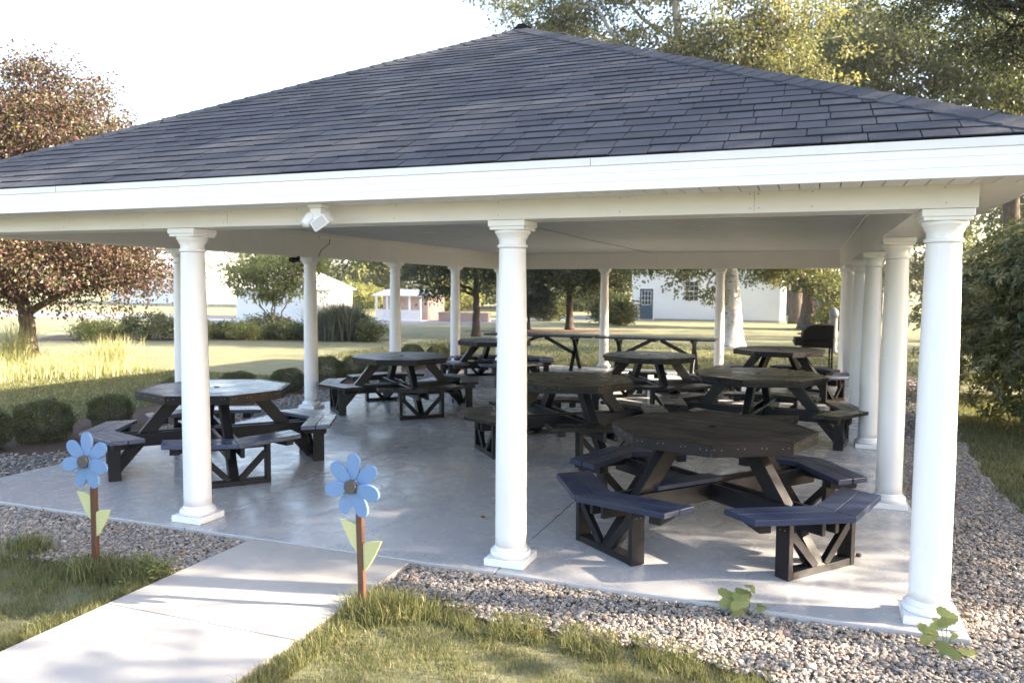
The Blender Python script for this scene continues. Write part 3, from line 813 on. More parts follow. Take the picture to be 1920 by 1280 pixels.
# ------------------------------------------------------------------ picnic tables
def clip_strip(poly, n, lo, hi):
    def half(poly, s, d):
        out = []
        for i in range(len(poly)):
            a, b = poly[i], poly[(i + 1) % len(poly)]
            da = (a[0] * n[0] + a[1] * n[1]) * s - d; db = (b[0] * n[0] + b[1] * n[1]) * s - d
            if da <= 0: out.append(a)
            if da * db < 0:
                t = da / (da - db); out.append((a[0] + (b[0] - a[0]) * t, a[1] + (b[1] - a[1]) * t))
        return out
    p = half(poly, 1, hi)
    return half(p, -1, -lo) if p else p
T225 = math.tan(PI / 8)
def table(style, loc, rz, label, R=.812, zt=.862, pdir=112.5):
    top_m, rim_m, leg_m, seat_m, seat_edge = style['mats']
    root = empty('picnic_table', loc, rz, label, 'picnic table', 'octagonal picnic tables under the pavilion')
    root.empty_display_size = .2
    def octo(r): return [(r * math.cos(k * PI / 4), r * math.sin(k * PI / 4)) for k in range(8)]
    # top planks
    m = MB(); a = math.radians(pdir); n = (-math.sin(a), math.cos(a))
    two = style['double']
    Ri = R if two else R - .047
    x = -R; PW = 2 * R / 9
    while x < R:
        pl = clip_strip(octo(Ri), n, x + .0018, min(x + PW, R) - .0018)
        if len(pl) > 2 and max(abs(p[0]) for p in pl) > .02: m.prism(pl, zt - .040, zt - random.uniform(0, .0015))
        x += PW
    top = m.build('tabletop', top_m, root, bevel=.003)
    m = MB(); m.lathe([(.030, zt - .006), (.030, zt + .0035), (.020, zt + .0045), (.018, zt - .002)], 18)
    m.build('umbrella_hole_ring', M['black'], top)
    # rim
    m = MB()
    if two: r1, r0, z0, z1 = R - .022, R - .068, zt - .092, zt - .0405
    else: r1, r0, z0, z1 = R, R - .044, zt - .088, zt + .001
    for k in range(8):
        a0, a1 = k * PI / 4, (k + 1) * PI / 4
        pl = [(r1 * math.cos(a0 + .002), r1 * math.sin(a0 + .002)), (r1 * math.cos(a1 - .002), r1 * math.sin(a1 - .002)), (r0 * math.cos(a1 - .002), r0 * math.sin(a1 - .002)), (r0 * math.cos(a0 + .002), r0 * math.sin(a0 + .002))]
        m.prism(pl, z0, z1, 0)
        if not two:
            p0 = Vector((pl[0][0], pl[0][1], 0)); p1 = Vector((pl[1][0], pl[1][1], 0)); d = p1 - p0; nn = Vector((d.y, -d.x, 0)).normalized()
            for f in (.05, .12, .33, .40, .62, .68, .88, .94):
                q = p0 + d * (f + random.uniform(-.01, .01)) + Vector((0, 0, zt - .032 + random.uniform(-.004, .004))) + nn * .0005
                m.box(q, (.007, .007, .007), 1)
    m.build('rim', [rim_m, M['screw']], root, bevel=.003)
    # arms
    for k in range(4):
        A = k * PI / 2; ca, sa = math.cos(A), math.sin(A)
        def W(r, t, z): return (r * ca - t * sa, r * sa + t * ca, z)
        # leaning leg board, wide in the radial plane
        m = MB()
        hw = .092; th = .044
        side = 1 if k % 2 else -1
        t0, t1 = (-.045, .045)
        pts = [W(.37 - hw, t0, zt - .042), W(.37 + hw, t0, zt - .042), W(1.085, t0, .052), W(1.085, t0, .004), W(1.02 - hw * .4, t0, .004)]
        m.extrude(pts, Vector(W(0, t1, 0)) - Vector(W(0, t0, 0)))
        lg = m.build('leg', leg_m, root, bevel=.004)
        # bench: two mitred wings of two boards
        m = MB()
        zs = .464
        for s in (-1, 1):
            ph = s * PI / 8
            cp, sp = math.cos(ph), math.sin(ph)
            def Q(nv, tv): 
                tv = tv * s
                r_, t_ = nv * cp - tv * sp, nv * sp + tv * cp
                q = W(r_, t_, 0); return (q[0], q[1])
            for (a0, a1) in ((.944, 1.089), (1.097, 1.242)):
                end = .20 + random.uniform(-.004, .004); ein = end + .085 * (1.242 - a0) / .298; eout = end + .085 * (1.242 - a1) / .298
                pl = [Q(a0, -a0 * T225 + .002), Q(a1, -a1 * T225 + .002)]
                pl += [Q(a1, eout), Q(a0, ein)]
                m.prism(pl, zs - .044, zs - random.uniform(0, .0015))
        be = m.build('bench', seat_m, root, bevel=.005, seg=2)
        # cleats below the wings
        m = MB()
        for s in (-1, 1):
            ph = A + s * PI / 8
            er = Vector((math.cos(ph), math.sin(ph), 0)); et = Vector((-math.sin(ph), math.cos(ph), 0)) * s
            p0 = er * .96 + et * .10; p1 = er * 1.19 + et * .10
            m.bar((p0.x, p0.y, zs - .078), (p1.x, p1.y, zs - .078), .088, .062)
        # rail that the posts and the bench hang from
        m.bar(W(1.03, -.30, zs - .075), W(1.03, .30, zs - .075), .04, .058)
        m.build('cleat', leg_m, be, bevel=.004)
        # foot frame: two posts, bottom rail, two braces
        m = MB()
        for s in (-1, 1):
            m.bar(W(1.035, s * .325, .002), W(1.035, s * .325, zs - .047), .045, .118, (ca, sa, 0))
            for dz_ in (-.02, .02):
                q = W(1.035 + dz_, s * .349, zs - .12); m.box(q, (.007, .007, .007), 1)
            m.bar(W(1.062, s * .05, .052), W(1.062, s * .302, zs - .15), .058, .045, (ca, sa, 0))
        m.bar(W(1.040, -.301, .028), W(1.040, .301, .028), .100, .050)
        m.build('foot_frame', [leg_m, M['screw']], root, bevel=.003)
    # crossing beams
    for k in range(2):
        A = k * PI / 2; ca, sa = math.cos(A), math.sin(A)
        m = MB()
        for s in (-1, 1):
            z0_ = .325 if k == 0 else .327
            if k == 0:
                m.bar((-1.15 * ca - s * .068 * -sa, -1.15 * sa - s * .068 * ca, .355), (1.15 * ca - s * .068 * -sa, 1.15 * sa - s * .068 * ca, .355), .040, .138)
            else:
                for e in (-1, 1):
                    a0, a1 = .092 * e, 1.15 * e
                    m.bar((a0 * ca + s * .068 * sa, a0 * sa - s * .068 * ca, .355), (a1 * ca + s * .068 * sa, a1 * sa - s * .068 * ca, .355), .040, .136)
        m.build('crossbeam', leg_m, root, bevel=.004)
    if style.get('plank'):
        m = MB(); m.bar((-.62, .0, .4455), (.05, .0, .4455), .15, .038)
        m.build('shelf_board', seat_m, root, bevel=.004)
    return root
S_brown = dict(mats=(M['brown'], M['brown'], M['brown'], M['navy'], M['navy']), double=False, plank=True)
S_slate = dict(mats=(M['slate'], M['brown'], M['brown'], M['slate'], M['navy']), double=False)
S_green = dict(mats=(M['green'], M['green'], M['green'], M['green'], M['green']), double=True)
S_olive = dict(mats=(M['olive'], M['green'], M['green'], M['olive'], M['green']), double=True)
DG = math.radians
table(S_brown, (-1.435, 1.275, 0), DG(50.9), 'dark brown octagonal picnic table with navy seats, nearest the corner column')
table(S_slate, (-6.81, 1.71, 0), DG(49.3), 'slate grey octagonal picnic table behind the white column by the left wooden flower', pdir=22.5)
table(S_green, (-6.88, 6.06, 0), DG(44.6), 'dark green octagonal picnic table between the left columns, in front of boxwoods')
table(S_olive, (-3.49, 4.07, 0), DG(41.0), 'olive topped octagonal picnic table half hidden by the front middle column', R=.83)
table(S_olive, (-3.23, 7.96, 0), DG(31.3), 'olive topped octagonal picnic table in the middle, before the long trestle tables', R=.81)
table(S_olive, (-1.335, 5.63, 0), DG(82.5), 'dark green octagonal picnic table behind the brown one, with sun streaks on its top', R=.86)
table(S_brown, (-1.24, 10.17, 0), DG(62.5), 'dark brown octagonal picnic table in front of the black grill', R=.84)
table(S_slate, (-6.91, 10.17, 0), DG(41.2), 'grey topped octagonal picnic table far left, near the trestle tables', R=.81)

def trestle(loc, rz, L, label):
    root = empty('trestle_table', loc, rz, label, 'trestle table', 'long tables at the back of the pavilion')
    zt = .835; m = MB()
    for i in range(5):
        y = -.37 + i * .148
        m.bounds(-L / 2, L / 2, y, y + .143, zt - .038, zt)
    m.build('tabletop', M['green'], root, bevel=.003)
    for e in (-1, 1):
        x = e * (L / 2 - .50)
        m = MB()
        m.bar((x - .022, -.33, .003), (x - .022, .24, zt - .085), .040, .088, (1, 0, 0)) 
        m.bar((x + .022, .33, .003), (x + .022, -.24, zt - .085), .040, .088, (1, 0, 0))
        m.bounds(x - .045, x + .045, -.33, .33, zt - .085, zt - .04)
        m.build('leg', M['green'], root, bevel=.003)
        m = MB(); m.bar((e * .10, 0, zt - .06), (x - e * .05, 0, zt - .43), .04, .085)
        m.build('brace', M['green'], root, bevel=.003)
    m = MB(); m.bounds(-.045, .045, -.33, .33, zt - .085, zt - .04)
    m.build('batten', M['green'], root, bevel=.003)
trestle((-6.86, 13.08, 0), 0.005, 2.74, 'long dark green trestle table behind the middle column, its left one of two')
trestle((-4.04, 13.05, 0), -0.005, 2.74, 'long dark green trestle table with crossed legs, ending by the birch trunk')

# ------------------------------------------------------------------ wooden flowers
def flower(loc, rz, head, rzh, label, lean=0.0):
    root = empty('wooden_flower', loc, rz, label, 'garden flower', 'painted wooden flowers by the walkway')
    hz = .83; dx = math.tan(lean) * hz
    m = MB(); m.bar((-lean * .02, 0, -.08), (dx, 0, hz - .01), .042, .034, (0, 1, 0))
    m.build('stem', M['stem'], root, bevel=.003)
    hd = Matrix.Rotation(rzh, 4, 'Z')
    for k in range(7):
        a = PI / 2 + 2 * PI * k / 7 + random.uniform(-.03, .03)
        m = MB(); pts = []
        for j in range(22):
            t = 2 * PI * j / 22
            u_ = .115 + .085 * math.cos(t); v_ = .0475 * math.sin(t) * (1 + .25 * math.cos(t))
            pts.append((u_ * math.cos(a) - v_ * math.sin(a), 0, u_ * math.sin(a) + v_ * math.cos(a)))
        yy = -.036 - .0125 * (k % 3)
        m.extrude([hd @ Vector((p[0], yy, p[2])) + Vector((dx, 0, hz)) for p in pts], hd @ Vector((0, -.019, 0)))
        m.build('petal', M['petal'], root, bevel=.002)
    m = MB(); m.lathe([(.040, .070), (.044, .076), (.044, .094), (.041, .098), (.001, .0985)], 28, (0, 0, 0), 0, True, 'y')
    o = m.build('disc', M['disc'], root); o.location = (dx, 0, hz); o.rotation_euler = (0, 0, rzh)
    for s, z0 in ((-1, .40), (1, .29)):
        m = MB(); pts = []
        for j in range(15):
            t = j / 14; pts.append((s * (.018 + .125 * t ** .9), z0 + .20 * t ** 1.25))
        for j in range(1, 14):
            t = 1 - j / 14; pts.append((s * (.018 + .125 * t ** .9 - .078 * math.sin(PI * t)), z0 + .02 + .18 * t ** 1.25 + .062 * math.sin(PI * t)))
        m.extrude([(p[0] + math.tan(lean) * z0, .006, p[1]) for p in pts], (0, -.016, 0))
        m.build('leaf', M['petal_leaf'], root, bevel=.002)
flower((-5.345, -1.2, GZ), DG(4), .8, DG(-2), 'blue wooden flower with brown stem, left of the concrete walkway', DG(.3))
flower((-3.255, -1.1, GZ), DG(2), .8, DG(-6), 'blue wooden flower with brown stem, right of the concrete walkway', DG(-1.6))

# ------------------------------------------------------------------ small fittings
t = empty('security_light', (-4.09, -.31, ZS), 0, 'white motion sensor floodlight under the front soffit', 'security light')
m = MB(); m.prism([(-.062, -.05), (.062, -.05), (.062, .05), (-.062, .05)], -.028, -.001); m.prism([(-.046, -.04), (.046, -.04), (.046, .04), (-.046, .04)], -.115, -.0285)
m.build('housing', M['white'], t, bevel=.006, seg=2)
m = MB(); m.lathe([(.02, -.055), (.034, -.05), (.036, .0), (.034, .028), (.026, .042), (.001, .047)], 20)
m.tube([(0, 0, -.05), (.01, 0, -.085), (.03, 0, -.10)], .012, 8)
o = m.build('motion_sensor', M['white'], t); o.location = (-.062, -.045, -.122); o.rotation_euler = (DG(152), DG(22), 0)
m = MB(); m.lathe([(.030, 0), (.030, .012), (.02, .02), (.001, .021)], 18)
s_ = m.build('sensor_lens', M['ceil'], o); s_.location = (0, 0, .030)
m = MB(); m.prism([(-.072, -.038), (.072, -.038), (.064, .045), (-.064, .045)], -.04, .04)
m.bounds(-.058, .058, -.041, -.0385, -.03, .03, 1)
m.tube([(-.06, .02, .03), (-.085, .02, .055), (-.10, .02, .07)], .012, 8)
o = m.build('lamp_head', [M['white'], M['ceil']], t, bevel=.006, seg=2); o.location = (.052, -.035, -.128); o.rotation_euler = (DG(22), DG(-27), DG(-8))

t = empty('security_camera', (-8.30, 5.22, ZB), 0, 'small black camera under the left beam beside a column', 'camera')
m = MB(); m.bounds(-.02, .02, .06, .10, -.09, -.001); m.bar((0, .08, -.06), (0, .02, -.06), .02, .02); m.build('bracket', M['black'], t, bevel=.003)
m = MB(); m.lathe([(.036, 0), (.040, .01), (.040, .13), (.036, .14)], 18, (0, .01, 0), 0, True, 'y'); m.bounds(-.043, .043, -.14, .0, .034, .040)
o = m.build('body', M['black'], t); o.location = (0, .01, -.062)
t = MB(); t.tube([(CX0 + H + .008, 5.90, 2.80), (CX0 + H + .008, 5.90, 2.67), (CX0 + H + .008, 5.65, 2.545), (CX0 + H + .008, 5.59, 2.452)], .006, 6)
tag(t.build('beam_cable', M['steel']), 'thin dark cable running down the inner side of the left beam', 'cable')
t = MB(); pts = [(-4.40 + .03 * math.sin(i * .9), .2 + i * .68, ZC - .013) for i in range(20)]; pts[-1] = (-4.35, CY1 - H - .035, ZC - .013)
t.tube(pts, .005, 6)
tag(t.build('ceiling_cable', M['steel']), 'thin cable stapled along the pavilion ceiling', 'cable')
m = MB(); m.bounds(CX0 + H + .001, CX0 + H + .028, 5.60, 5.88, 2.735, 2.775); 
tag(m.build('junction_box', M['white'], bevel=.004), 'flat white conduit box high on the inner left beam', 'box')

# grill, its front turned to the left
t = empty('barbecue_grill', (-.56, 14.62, GZ), DG(-86), 'black gas grill with domed lid on a wire cart, behind the last columns', 'grill')
m = MB()
for sx in (-1, 1):
    for sy in (-1, 1): m.bounds(sx * .30 - .018, sx * .30 + .018, sy * .31 - .018, sy * .31 + .018, .03, .72)
for z in (.16, .30, .40): m.bounds(-.282, .282, -.317, -.303, z, z + .014); m.bounds(-.282, .282, .303, .317, z, z + .014); m.bounds(-.307, -.293, -.292, .292, z + .016, z + .03); m.bounds(.293, .307, -.292, .292, z + .016, z + .03)
m.bounds(-.28, .28, -.29, .29, .178, .19)
m.build('cart', M['black'], t)
m = MB(); m.prism([(-.33, -.34), (.33, -.34), (.33, .34), (-.33, .34)], .68, .865); m.bounds(-.36, .36, -.50, -.342, .72, .90)
m.build('firebox', M['black'], t, bevel=.012)
m = MB(); pr = [(-.34, 0), (-.34, .10), (-.31, .20), (-.24, .28), (-.15, .325), (-.04, .335), (.34, .335), (.345, 0)]
m.extrude([(-.35, a_, .878 + b_) for a_, b_ in pr], (.70, 0, 0)); ld = m.build('lid', M['black'], t, bevel=.02, seg=3)
m = MB(); m.tube([(-.26, -.42, .99), (.26, -.42, .99)], .014, 8); m.bar((-.24, -.335, .99), (-.24, -.42, .99), .02, .02); m.bar((.24, -.335, .99), (.24, -.42, .99), .02, .02); m.build('handle', M['steel'], ld)
m = MB(); m.bounds(-.66, -.37, -.28, .28, .84, .87); m.build('side_shelf', M['black'], t, bevel=.004)
for k in range(3):
    m = MB(); m.lathe([(.024, .502), (.024, .527), (.018, .534)], 14, (-.22 + k * .22, 0, .80), 0, True, 'y'); m.build('knob', M['steel'], t)
for e in (-1, 1):
    m = MB(); m.lathe([(.075, -.018), (.08, -.01), (.08, .01), (.075, .018)], 18, (e * .34, .31, .08), 0, True, 'x'); m.build('wheel', M['black'], t)

# fallen leaves on the slab, small debris
def dry_leaf(x, y, s, z=.004, label='', rz=None):
    m = MB(); n = 9; pts = []
    for j in range(n * 2):
        a = 2 * PI * j / (n * 2); r = s * (1 if j % 2 else .62) * (1 + .25 * math.cos(a))
        pts.append((r * math.cos(a), r * .75 * math.sin(a), abs(math.sin(a)) * s * .28 + random.uniform(0, s * .1)))
    m.add([(0, 0, 0)] + pts, [(0, 1 + j, 1 + (j + 1) % len(pts)) for j in range(len(pts))])
    o = m.build('fallen_leaf', M['l_dry']); o.location = (x, y, z); o.rotation_euler = (0, 0, random.uniform(0, 6) if rz is None else rz)
    tag(o, label, 'leaf', 'dry leaves blown onto the ground')
for x, y, s, z, lb in ((-3.55, 2.20, .028, .004, 'dry brown leaf on the floor left of the front middle column'), (-3.30, .92, .035, .004, 'brown leaf flake on the stained floor near the front middle column'),
        (-2.45, -.40, .022, -.02, 'orange dry leaf on the gravel just right of the front middle column'), (-3.22, -.55, .026, -.02, 'orange leaf on the pebbles beside the walkway corner'),
        (-5.05, -.72, .03, -.02, 'orange dry leaf on pebbles right of the left wooden flower'), (-5.32, 3.3, .03, .004, 'dry leaf on the floor right of the slate grey table'),
        (-2.15, -1.05, .035, -.01, 'tan leaf half buried where the pebbles meet the grass'), (.42, -.45, .028, -.02, 'orange leaf on pebbles beside the corner column'), (-1.30, 2.9, .02, .004, 'small orange leaf on the floor behind the dark brown table')):
    dry_leaf(x, y, s, z, lb)
m = MB(); m.lathe([(.001, 0), (.016, .002), (.022, .012), (.018, .022), (.001, .026)], 9)
o = m.build('pine_cone', M['bark_dark']); o.location = (-.33, 1.05, 0); tag(o, 'small dark cone lying alone on the floor beside the corner column', 'cone')

# weeds
def weed(loc, leaves, label, seed):
    rg2 = np.random.default_rng(seed)
    root = empty('weed', loc, 0, label, 'weed')
    m = MB(); 
    for (dx, dy, dz, s, fx, fy) in leaves:
        m.tube([(0, 0, 0), (dx * .55, dy * .55, dz * .75), (dx, dy, dz)], .0022, 5)
    m.build('stem', M['l_weed'], root)
    for (dx, dy, dz, s, fx, fy) in leaves:
        m = MB(); pts = []; n = 30
        for j in range(n):
            a = 2 * PI * j / n
            r = s * (1 + .18 * math.cos(3 * a) + (.06 if j % 2 else -.04)) * (1 - .5 * math.exp(-((a - PI) / .35) ** 2))
            pts.append(Vector((r * math.cos(a), r * math.sin(a), -.25 * r * abs(math.sin(a)) - .1 * r)))
        R_ = Matrix.Rotation(fy, 3, 'Z') @ Matrix.Rotation(fx, 3, 'X')
        cc = Vector((dx, dy, dz))
        m.add([cc] + [cc + R_ @ p for p in pts], [(0, 1 + j, 1 + (j + 1) % n) for j in range(n)], 0, float(rg2.random()))
        m.build('leaf', M['l_weed'], root)
weed((-1.02, -.27, -.03), [(-.13, -.02, .10, .060, .9, .3), (-.06, -.05, .10, .055, 1.0, -.2), (-.03, -.01, .13, .050, .8, .7), (.01, .02, .17, .035, .5, 1.2), (.07, .0, .06, .030, .5, .1), (-.07, -.06, .03, .045, 1.1, .5)], 'small broad leaved weed growing from pebbles at the slab edge', 1)
weed((.05, -.36, -.04), [(-.10, -.03, .10, .055, 1.0, .3), (-.01, -.01, .20, .055, 1.1, .1), (-.05, .0, .16, .042, .5, -.4), (-.02, -.10, .03, .066, .9, -.3), (.12, -.05, .02, .060, .7, .8), (.03, -.02, .11, .022, .8, 0)], 'broad leaved weed climbing at the base of the corner column', 2)
rgw = np.random.default_rng(4)
root = empty('weed', (-4.98, -1.12, GZ), 0, 'low leafy weed at the walkway edge by the left wooden flower', 'weed')
C = rgw.normal(size=(170, 3)) * np.array([.12, .07, .035]) + np.array([0, 0, .08]); C[:, 0] = np.minimum(C[:, 0], .16)
V, F = leaf_geo(C, rgw.normal(size=(170, 3)) + np.array([0, 0, .4]), unit(170, rgw) + np.array([0, 0, 1.]), .045 * rgw.uniform(.6, 1.3, 170), .02, .2, .3)
link('foliage', np_mesh('foliage', V, F, 3, M['l_weed'], np.repeat(rgw.random(170) * .6, 2)), root)

# ------------------------------------------------------------------ planting close to the pavilion
rb = np.random.default_rng(31)
names = ['at the left frame edge', 'second from the left frame edge', 'third from the left, left of the slate grey table', 'fourth from the left, behind the slate grey table', 'fifth from the left, behind the slate grey table top',
         'just left of the second left side column', 'just right of the second left side column', 'behind the left end of the green table', 'eighth along the slab, behind the green table', 'behind the green table near the third left column', 'tenth along the slab, before the far left column', 'last of the row, far end']
bxp = [(-10.1, 1.38), (-10.02, 2.14), (-10.12, 3.30), (-10.1, 4.65), (-10.1, 6.0), (-10.1, 7.42), (-10.1, 8.75), (-10.1, 9.8), (-10.1, 11.1), (-10.1, 12.5), (-10.1, 14.0), (-10.1, 15.4)]
protos = []
for q in range(2):
    lob = [(0, 0, .30, .36, .36, .27)] + [(.20 * math.cos(a), .20 * math.sin(a), .30, .22, .22, .24) for a in np.linspace(0, 2 * PI, 6)[:-1] + q]
    rng = np.random.default_rng(50 + q)
    protos.append(lob)
def dense_bush(name, label, cat, loc, rx, ry, h, nleaf, ls, mat, seed, group=None, power=2.6):
    """clipped shrub: leaves packed close under a lumpy surface"""
    rng = np.random.default_rng(seed)
    root = empty(name, loc, rng.uniform(0, 6), label, cat, group)
    d = unit(nleaf, rng); rr = rng.random(nleaf) ** .12
    rr = np.where(rng.random(nleaf) < .03, 1 + .09 * rng.random(nleaf), rr); lump = 1 + .07 * np.sin(d[:, 0] * 7 + seed) * np.sin(d[:, 1] * 6 + 1) + .06 * np.sin(d[:, 2] * 9 + seed * 2 + d[:, 0] * 4)
    e = np.abs(d) ** power; k = 1 / (e.sum(1) ** (1 / power))
    C = d * (k * rr * lump)[:, None] * np.array([rx, ry, h / 2]); C[:, 2] += h / 2
    C[:, 2] = np.maximum(C[:, 2], .01)
    D = d + unit(nleaf, rng) * .9; N = unit(nleaf, rng) + d * .5
    V, F = leaf_geo(C, D, N, ls * rng.uniform(.7, 1.3, nleaf), ls * .6)
    cl = .12 * np.sin(C[:, 0] * 23 + seed) * np.sin(C[:, 1] * 19) + .1 * np.sin(C[:, 2] * 25)
    R = np.clip(rng.beta(2, 2.4, nleaf) + cl, 0, 1)
    m = MB()
    for i in range(7):
        q = C[rng.integers(0, nleaf)] * .8
        limb(m, (rng.normal() * .03, rng.normal() * .03, -.03), q, .012, .005, rng, 5, .1, 0, 6)
    m.build('stem', M['bark_dark'], root)
    link('foliage', np_mesh('foliage', V, F, 3, mat, np.repeat(R, 2)), root)
    return root
bxs = [dense_bush('boxwood_shrub', 'x', 'shrub', (0, 0, GZ), .35, .35, .62, 15000, .022, M['l_box'], 61, 'clipped boxwoods along the left of the slab'),
       dense_bush('boxwood_shrub', 'x', 'shrub', (0, 0, GZ), .37, .34, .60, 15000, .022, M['l_box'], 62, 'clipped boxwoods along the left of the slab')]
for i, (x, y) in enumerate(bxp):
    o = bxs[i] if i < 2 else copy_tree(bxs[i % 2])
    o.location = (x, y, GZ); s = .87 + .06 * math.sin(i * 2.3); o.scale = (s, s, s * (1 - .05 * (i % 3))); o.rotation_euler = (0, 0, i * 1.3)
    o['label'] = 'clipped round boxwood, ' + names[i]

# rhododendrons with whorled leaves
def rhodo(loc, lobes, nros, label, seed, ll=.14, group='large laurel shrubs on the right'):
    rng = np.random.default_rng(seed)
    root = empty('rhododendron', loc, 0, label, 'shrub', group)
    lob = np.array(lobes, float); ar = (lob[:, 3] * lob[:, 5]); pick = rng.choice(len(lob), nros, p=ar / ar.sum())
    d = unit(nros, rng); d[:, 2] = np.where(rng.random(nros) < .7, np.abs(d[:, 2]), d[:, 2])
    rr = rng.random(nros) ** .22 * (1 + .12 * np.sin(d[:, 0] * 8 + pick) * np.sin(d[:, 2] * 7 + pick) + rng.normal(0, .05, nros))
    P0 = lob[pick, :3] + d * lob[pick, 3:6] * rr[:, None]
    ok = P0[:, 2] > .12; P0 = P0[ok]; d = d[ok]; n = len(P0)
    ax = d * .8 + unit(n, rng) * .45 + np.array([0, 0, .75]); ax /= np.linalg.norm(ax, axis=1)[:, None]
    t1 = np.cross(ax, unit(n, rng)); t1 /= np.linalg.norm(t1, axis=1)[:, None]; t2 = np.cross(ax, t1)
    K = 8; Cs, Ds, Ns = [], [], []
    for k in range(K):
        a = 2 * PI * k / K + rng.uniform(-.3, .3, n); lift = rng.uniform(-.25, .75, n)[:, None]
        dd = t1 * np.cos(a)[:, None] + t2 * np.sin(a)[:, None]
        Cs.append(P0 + dd * .006); Ds.append(dd + ax * lift); Ns.append(ax + unit(n, rng) * .15)
    C, D, N = map(np.concatenate, (Cs, Ds, Ns))
    V, F = leaf_geo(C, D, N, ll * rng.uniform(.65, 1.2, len(C)), ll * .32, .12, .18)
    # rounder leaf: widen with extra verts not needed at this size
    R = np.clip(np.tile(rng.beta(2, 2.6, n), K) + rng.normal(0, .08, n * K), 0, 1)
    m = MB()
    for i in range(16):
        q = P0[rng.integers(0, n)]
        limb(m, (rng.normal() * .15, rng.normal() * .15, -.05), q * np.array([.93, .93, .95]), .03, .008, rng, 8, .18, .02, 6)
    m.build('stem', M['bark_dark'], root)
    link('foliage', np_mesh('foliage', V, F, 3, M['l_rhodo'], np.repeat(R, 2)), root)
rhodo((3.25, 8.1, GZ), [(0, 0, 1.5, 1.75, 1.7, 1.6), (-.3, -.9, .95, 1.45, 1.2, 1.0), (.2, .7, 2.3, 1.4, 1.4, 1.1), (-.7, .5, 1.0, 1.25, 1.4, 1.1), (.6, -1.2, 1.9, 1.5, 1.2, 1.2), (-.75, -.6, 2.1, .9, 1.0, .8), (.3, 0, 3.0, 1.3, 1.3, .8)], 8200, 'large glossy laurel shrub filling the right edge, nearest the corner column', 71)
rhodo((3.6, 12.2, GZ), [(0, 0, 1.6, 2.1, 1.8, 1.7), (-1.1, .2, 1.3, 1.35, 1.5, 1.3), (.2, .5, 2.6, 1.5, 1.5, 1.1)], 3600, 'laurel shrub seen in the gap right of the corner column', 72, .13)
rhodo((2.75, 3.35, GZ), [(0, 0, .42, .62, .8, .45)], 300, 'low laurel seedling clump at the right frame edge', 73, .12)

def grass_clump(name, label, loc, n, h, spread, seed, mat, wid=.006, lean=.5, group=None, z0=0):
    rng = np.random.default_rng(seed)
    root = empty(name, loc, 0, label, 'ornamental grass', group)
    P = rng.normal(size=(n, 2)) * spread * .5
    V, F, R = blades(P, h * rng.uniform(.55, 1.1, n), rng.uniform(.6, 1.2, n) * wid, rng, lean, 0.0, 1.2)
    link('foliage', np_mesh('foliage', V, F, 3, mat, R), root)
    return root
gg = 'golden grasses under the maroon tree'
for i, (x, y, n, h, s, mt, lb) in enumerate([(-16.15, 8.9, 800, .85, .5, 'l_straw', 'tall golden grass clump at the right end of the maroon tree bed'), (-16.1, 7.9, 1500, .45, .9, 'l_straw', 'low arching golden grass in the middle of the maroon tree bed'),
        (-16.9, 8.0, 1500, .48, .95, 'l_straw', 'golden grass clump right of the maroon tree trunk'), (-17.9, 7.5, 1300, .6, .9, 'l_pale', 'yellow green grass clump in front of the maroon trunk'),
        (-18.3, 8.1, 350, 1.25, .3, 'l_straw', 'tall grass stems climbing against the maroon tree trunk'), (-16.7, 6.1, 1600, .5, .55, 'l_straw', 'dry hay coloured grass clump at the left frame edge'), (-18.9, 7.0, 1300, .42, 1.0, 'l_straw', 'pale grass clump left of the maroon trunk')]):
    grass_clump('ornamental_grass', lb, (x, y, GZ), n, h, s, 80 + i, M[mt], .009, .55, gg)

# ------------------------------------------------------------------ trees
E3 = lambda x, y, z, a, b=None, c=None: (x, y, z, a, b or a, c or a * .75)
rl = np.random.default_rng(90)
make_tree('maroon_maple', 'maroon leaved maple with rounded crown at the left edge', 'tree', (-18.35, 8.5, GZ), [(0, 0, 0), (-.1, 0, 1.3), (-.5, 0, 2.6), (-.8, .1, 5.2)],
          [E3(-.6, 0, 4.5, 2.9, 2.9, 2.3), E3(1.7, -.2, 2.75, 1.9, 1.9, 1.15), E3(.4, -1.8, 2.9, 1.8, 1.8, 1.2), E3(-2.2, -1.4, 2.9, 2.1, 2.1, 1.3), E3(.2, .6, 6.1, 1.9, 1.9, 1.4), E3(1.1, -.3, 5.3, 1.7, 1.7, 1.4), E3(-2.2, .5, 5.6, 2.0, 2.0, 1.6), E3(1.4, .6, 4.3, 1.6, 1.6, 1.3), E3(.2, 2.0, 3.6, 2.1), E3(-3.5, 0, 3.8, 2.2), E3(2.4, .5, 2.3, 1.3, 1.3, .7), E3(-.6, -.8, 2.0, 1.7, 1.5, .6)],
          150000, .085, M['l_maroon'], M['bark'], 91, .20, .42, 75, .42)
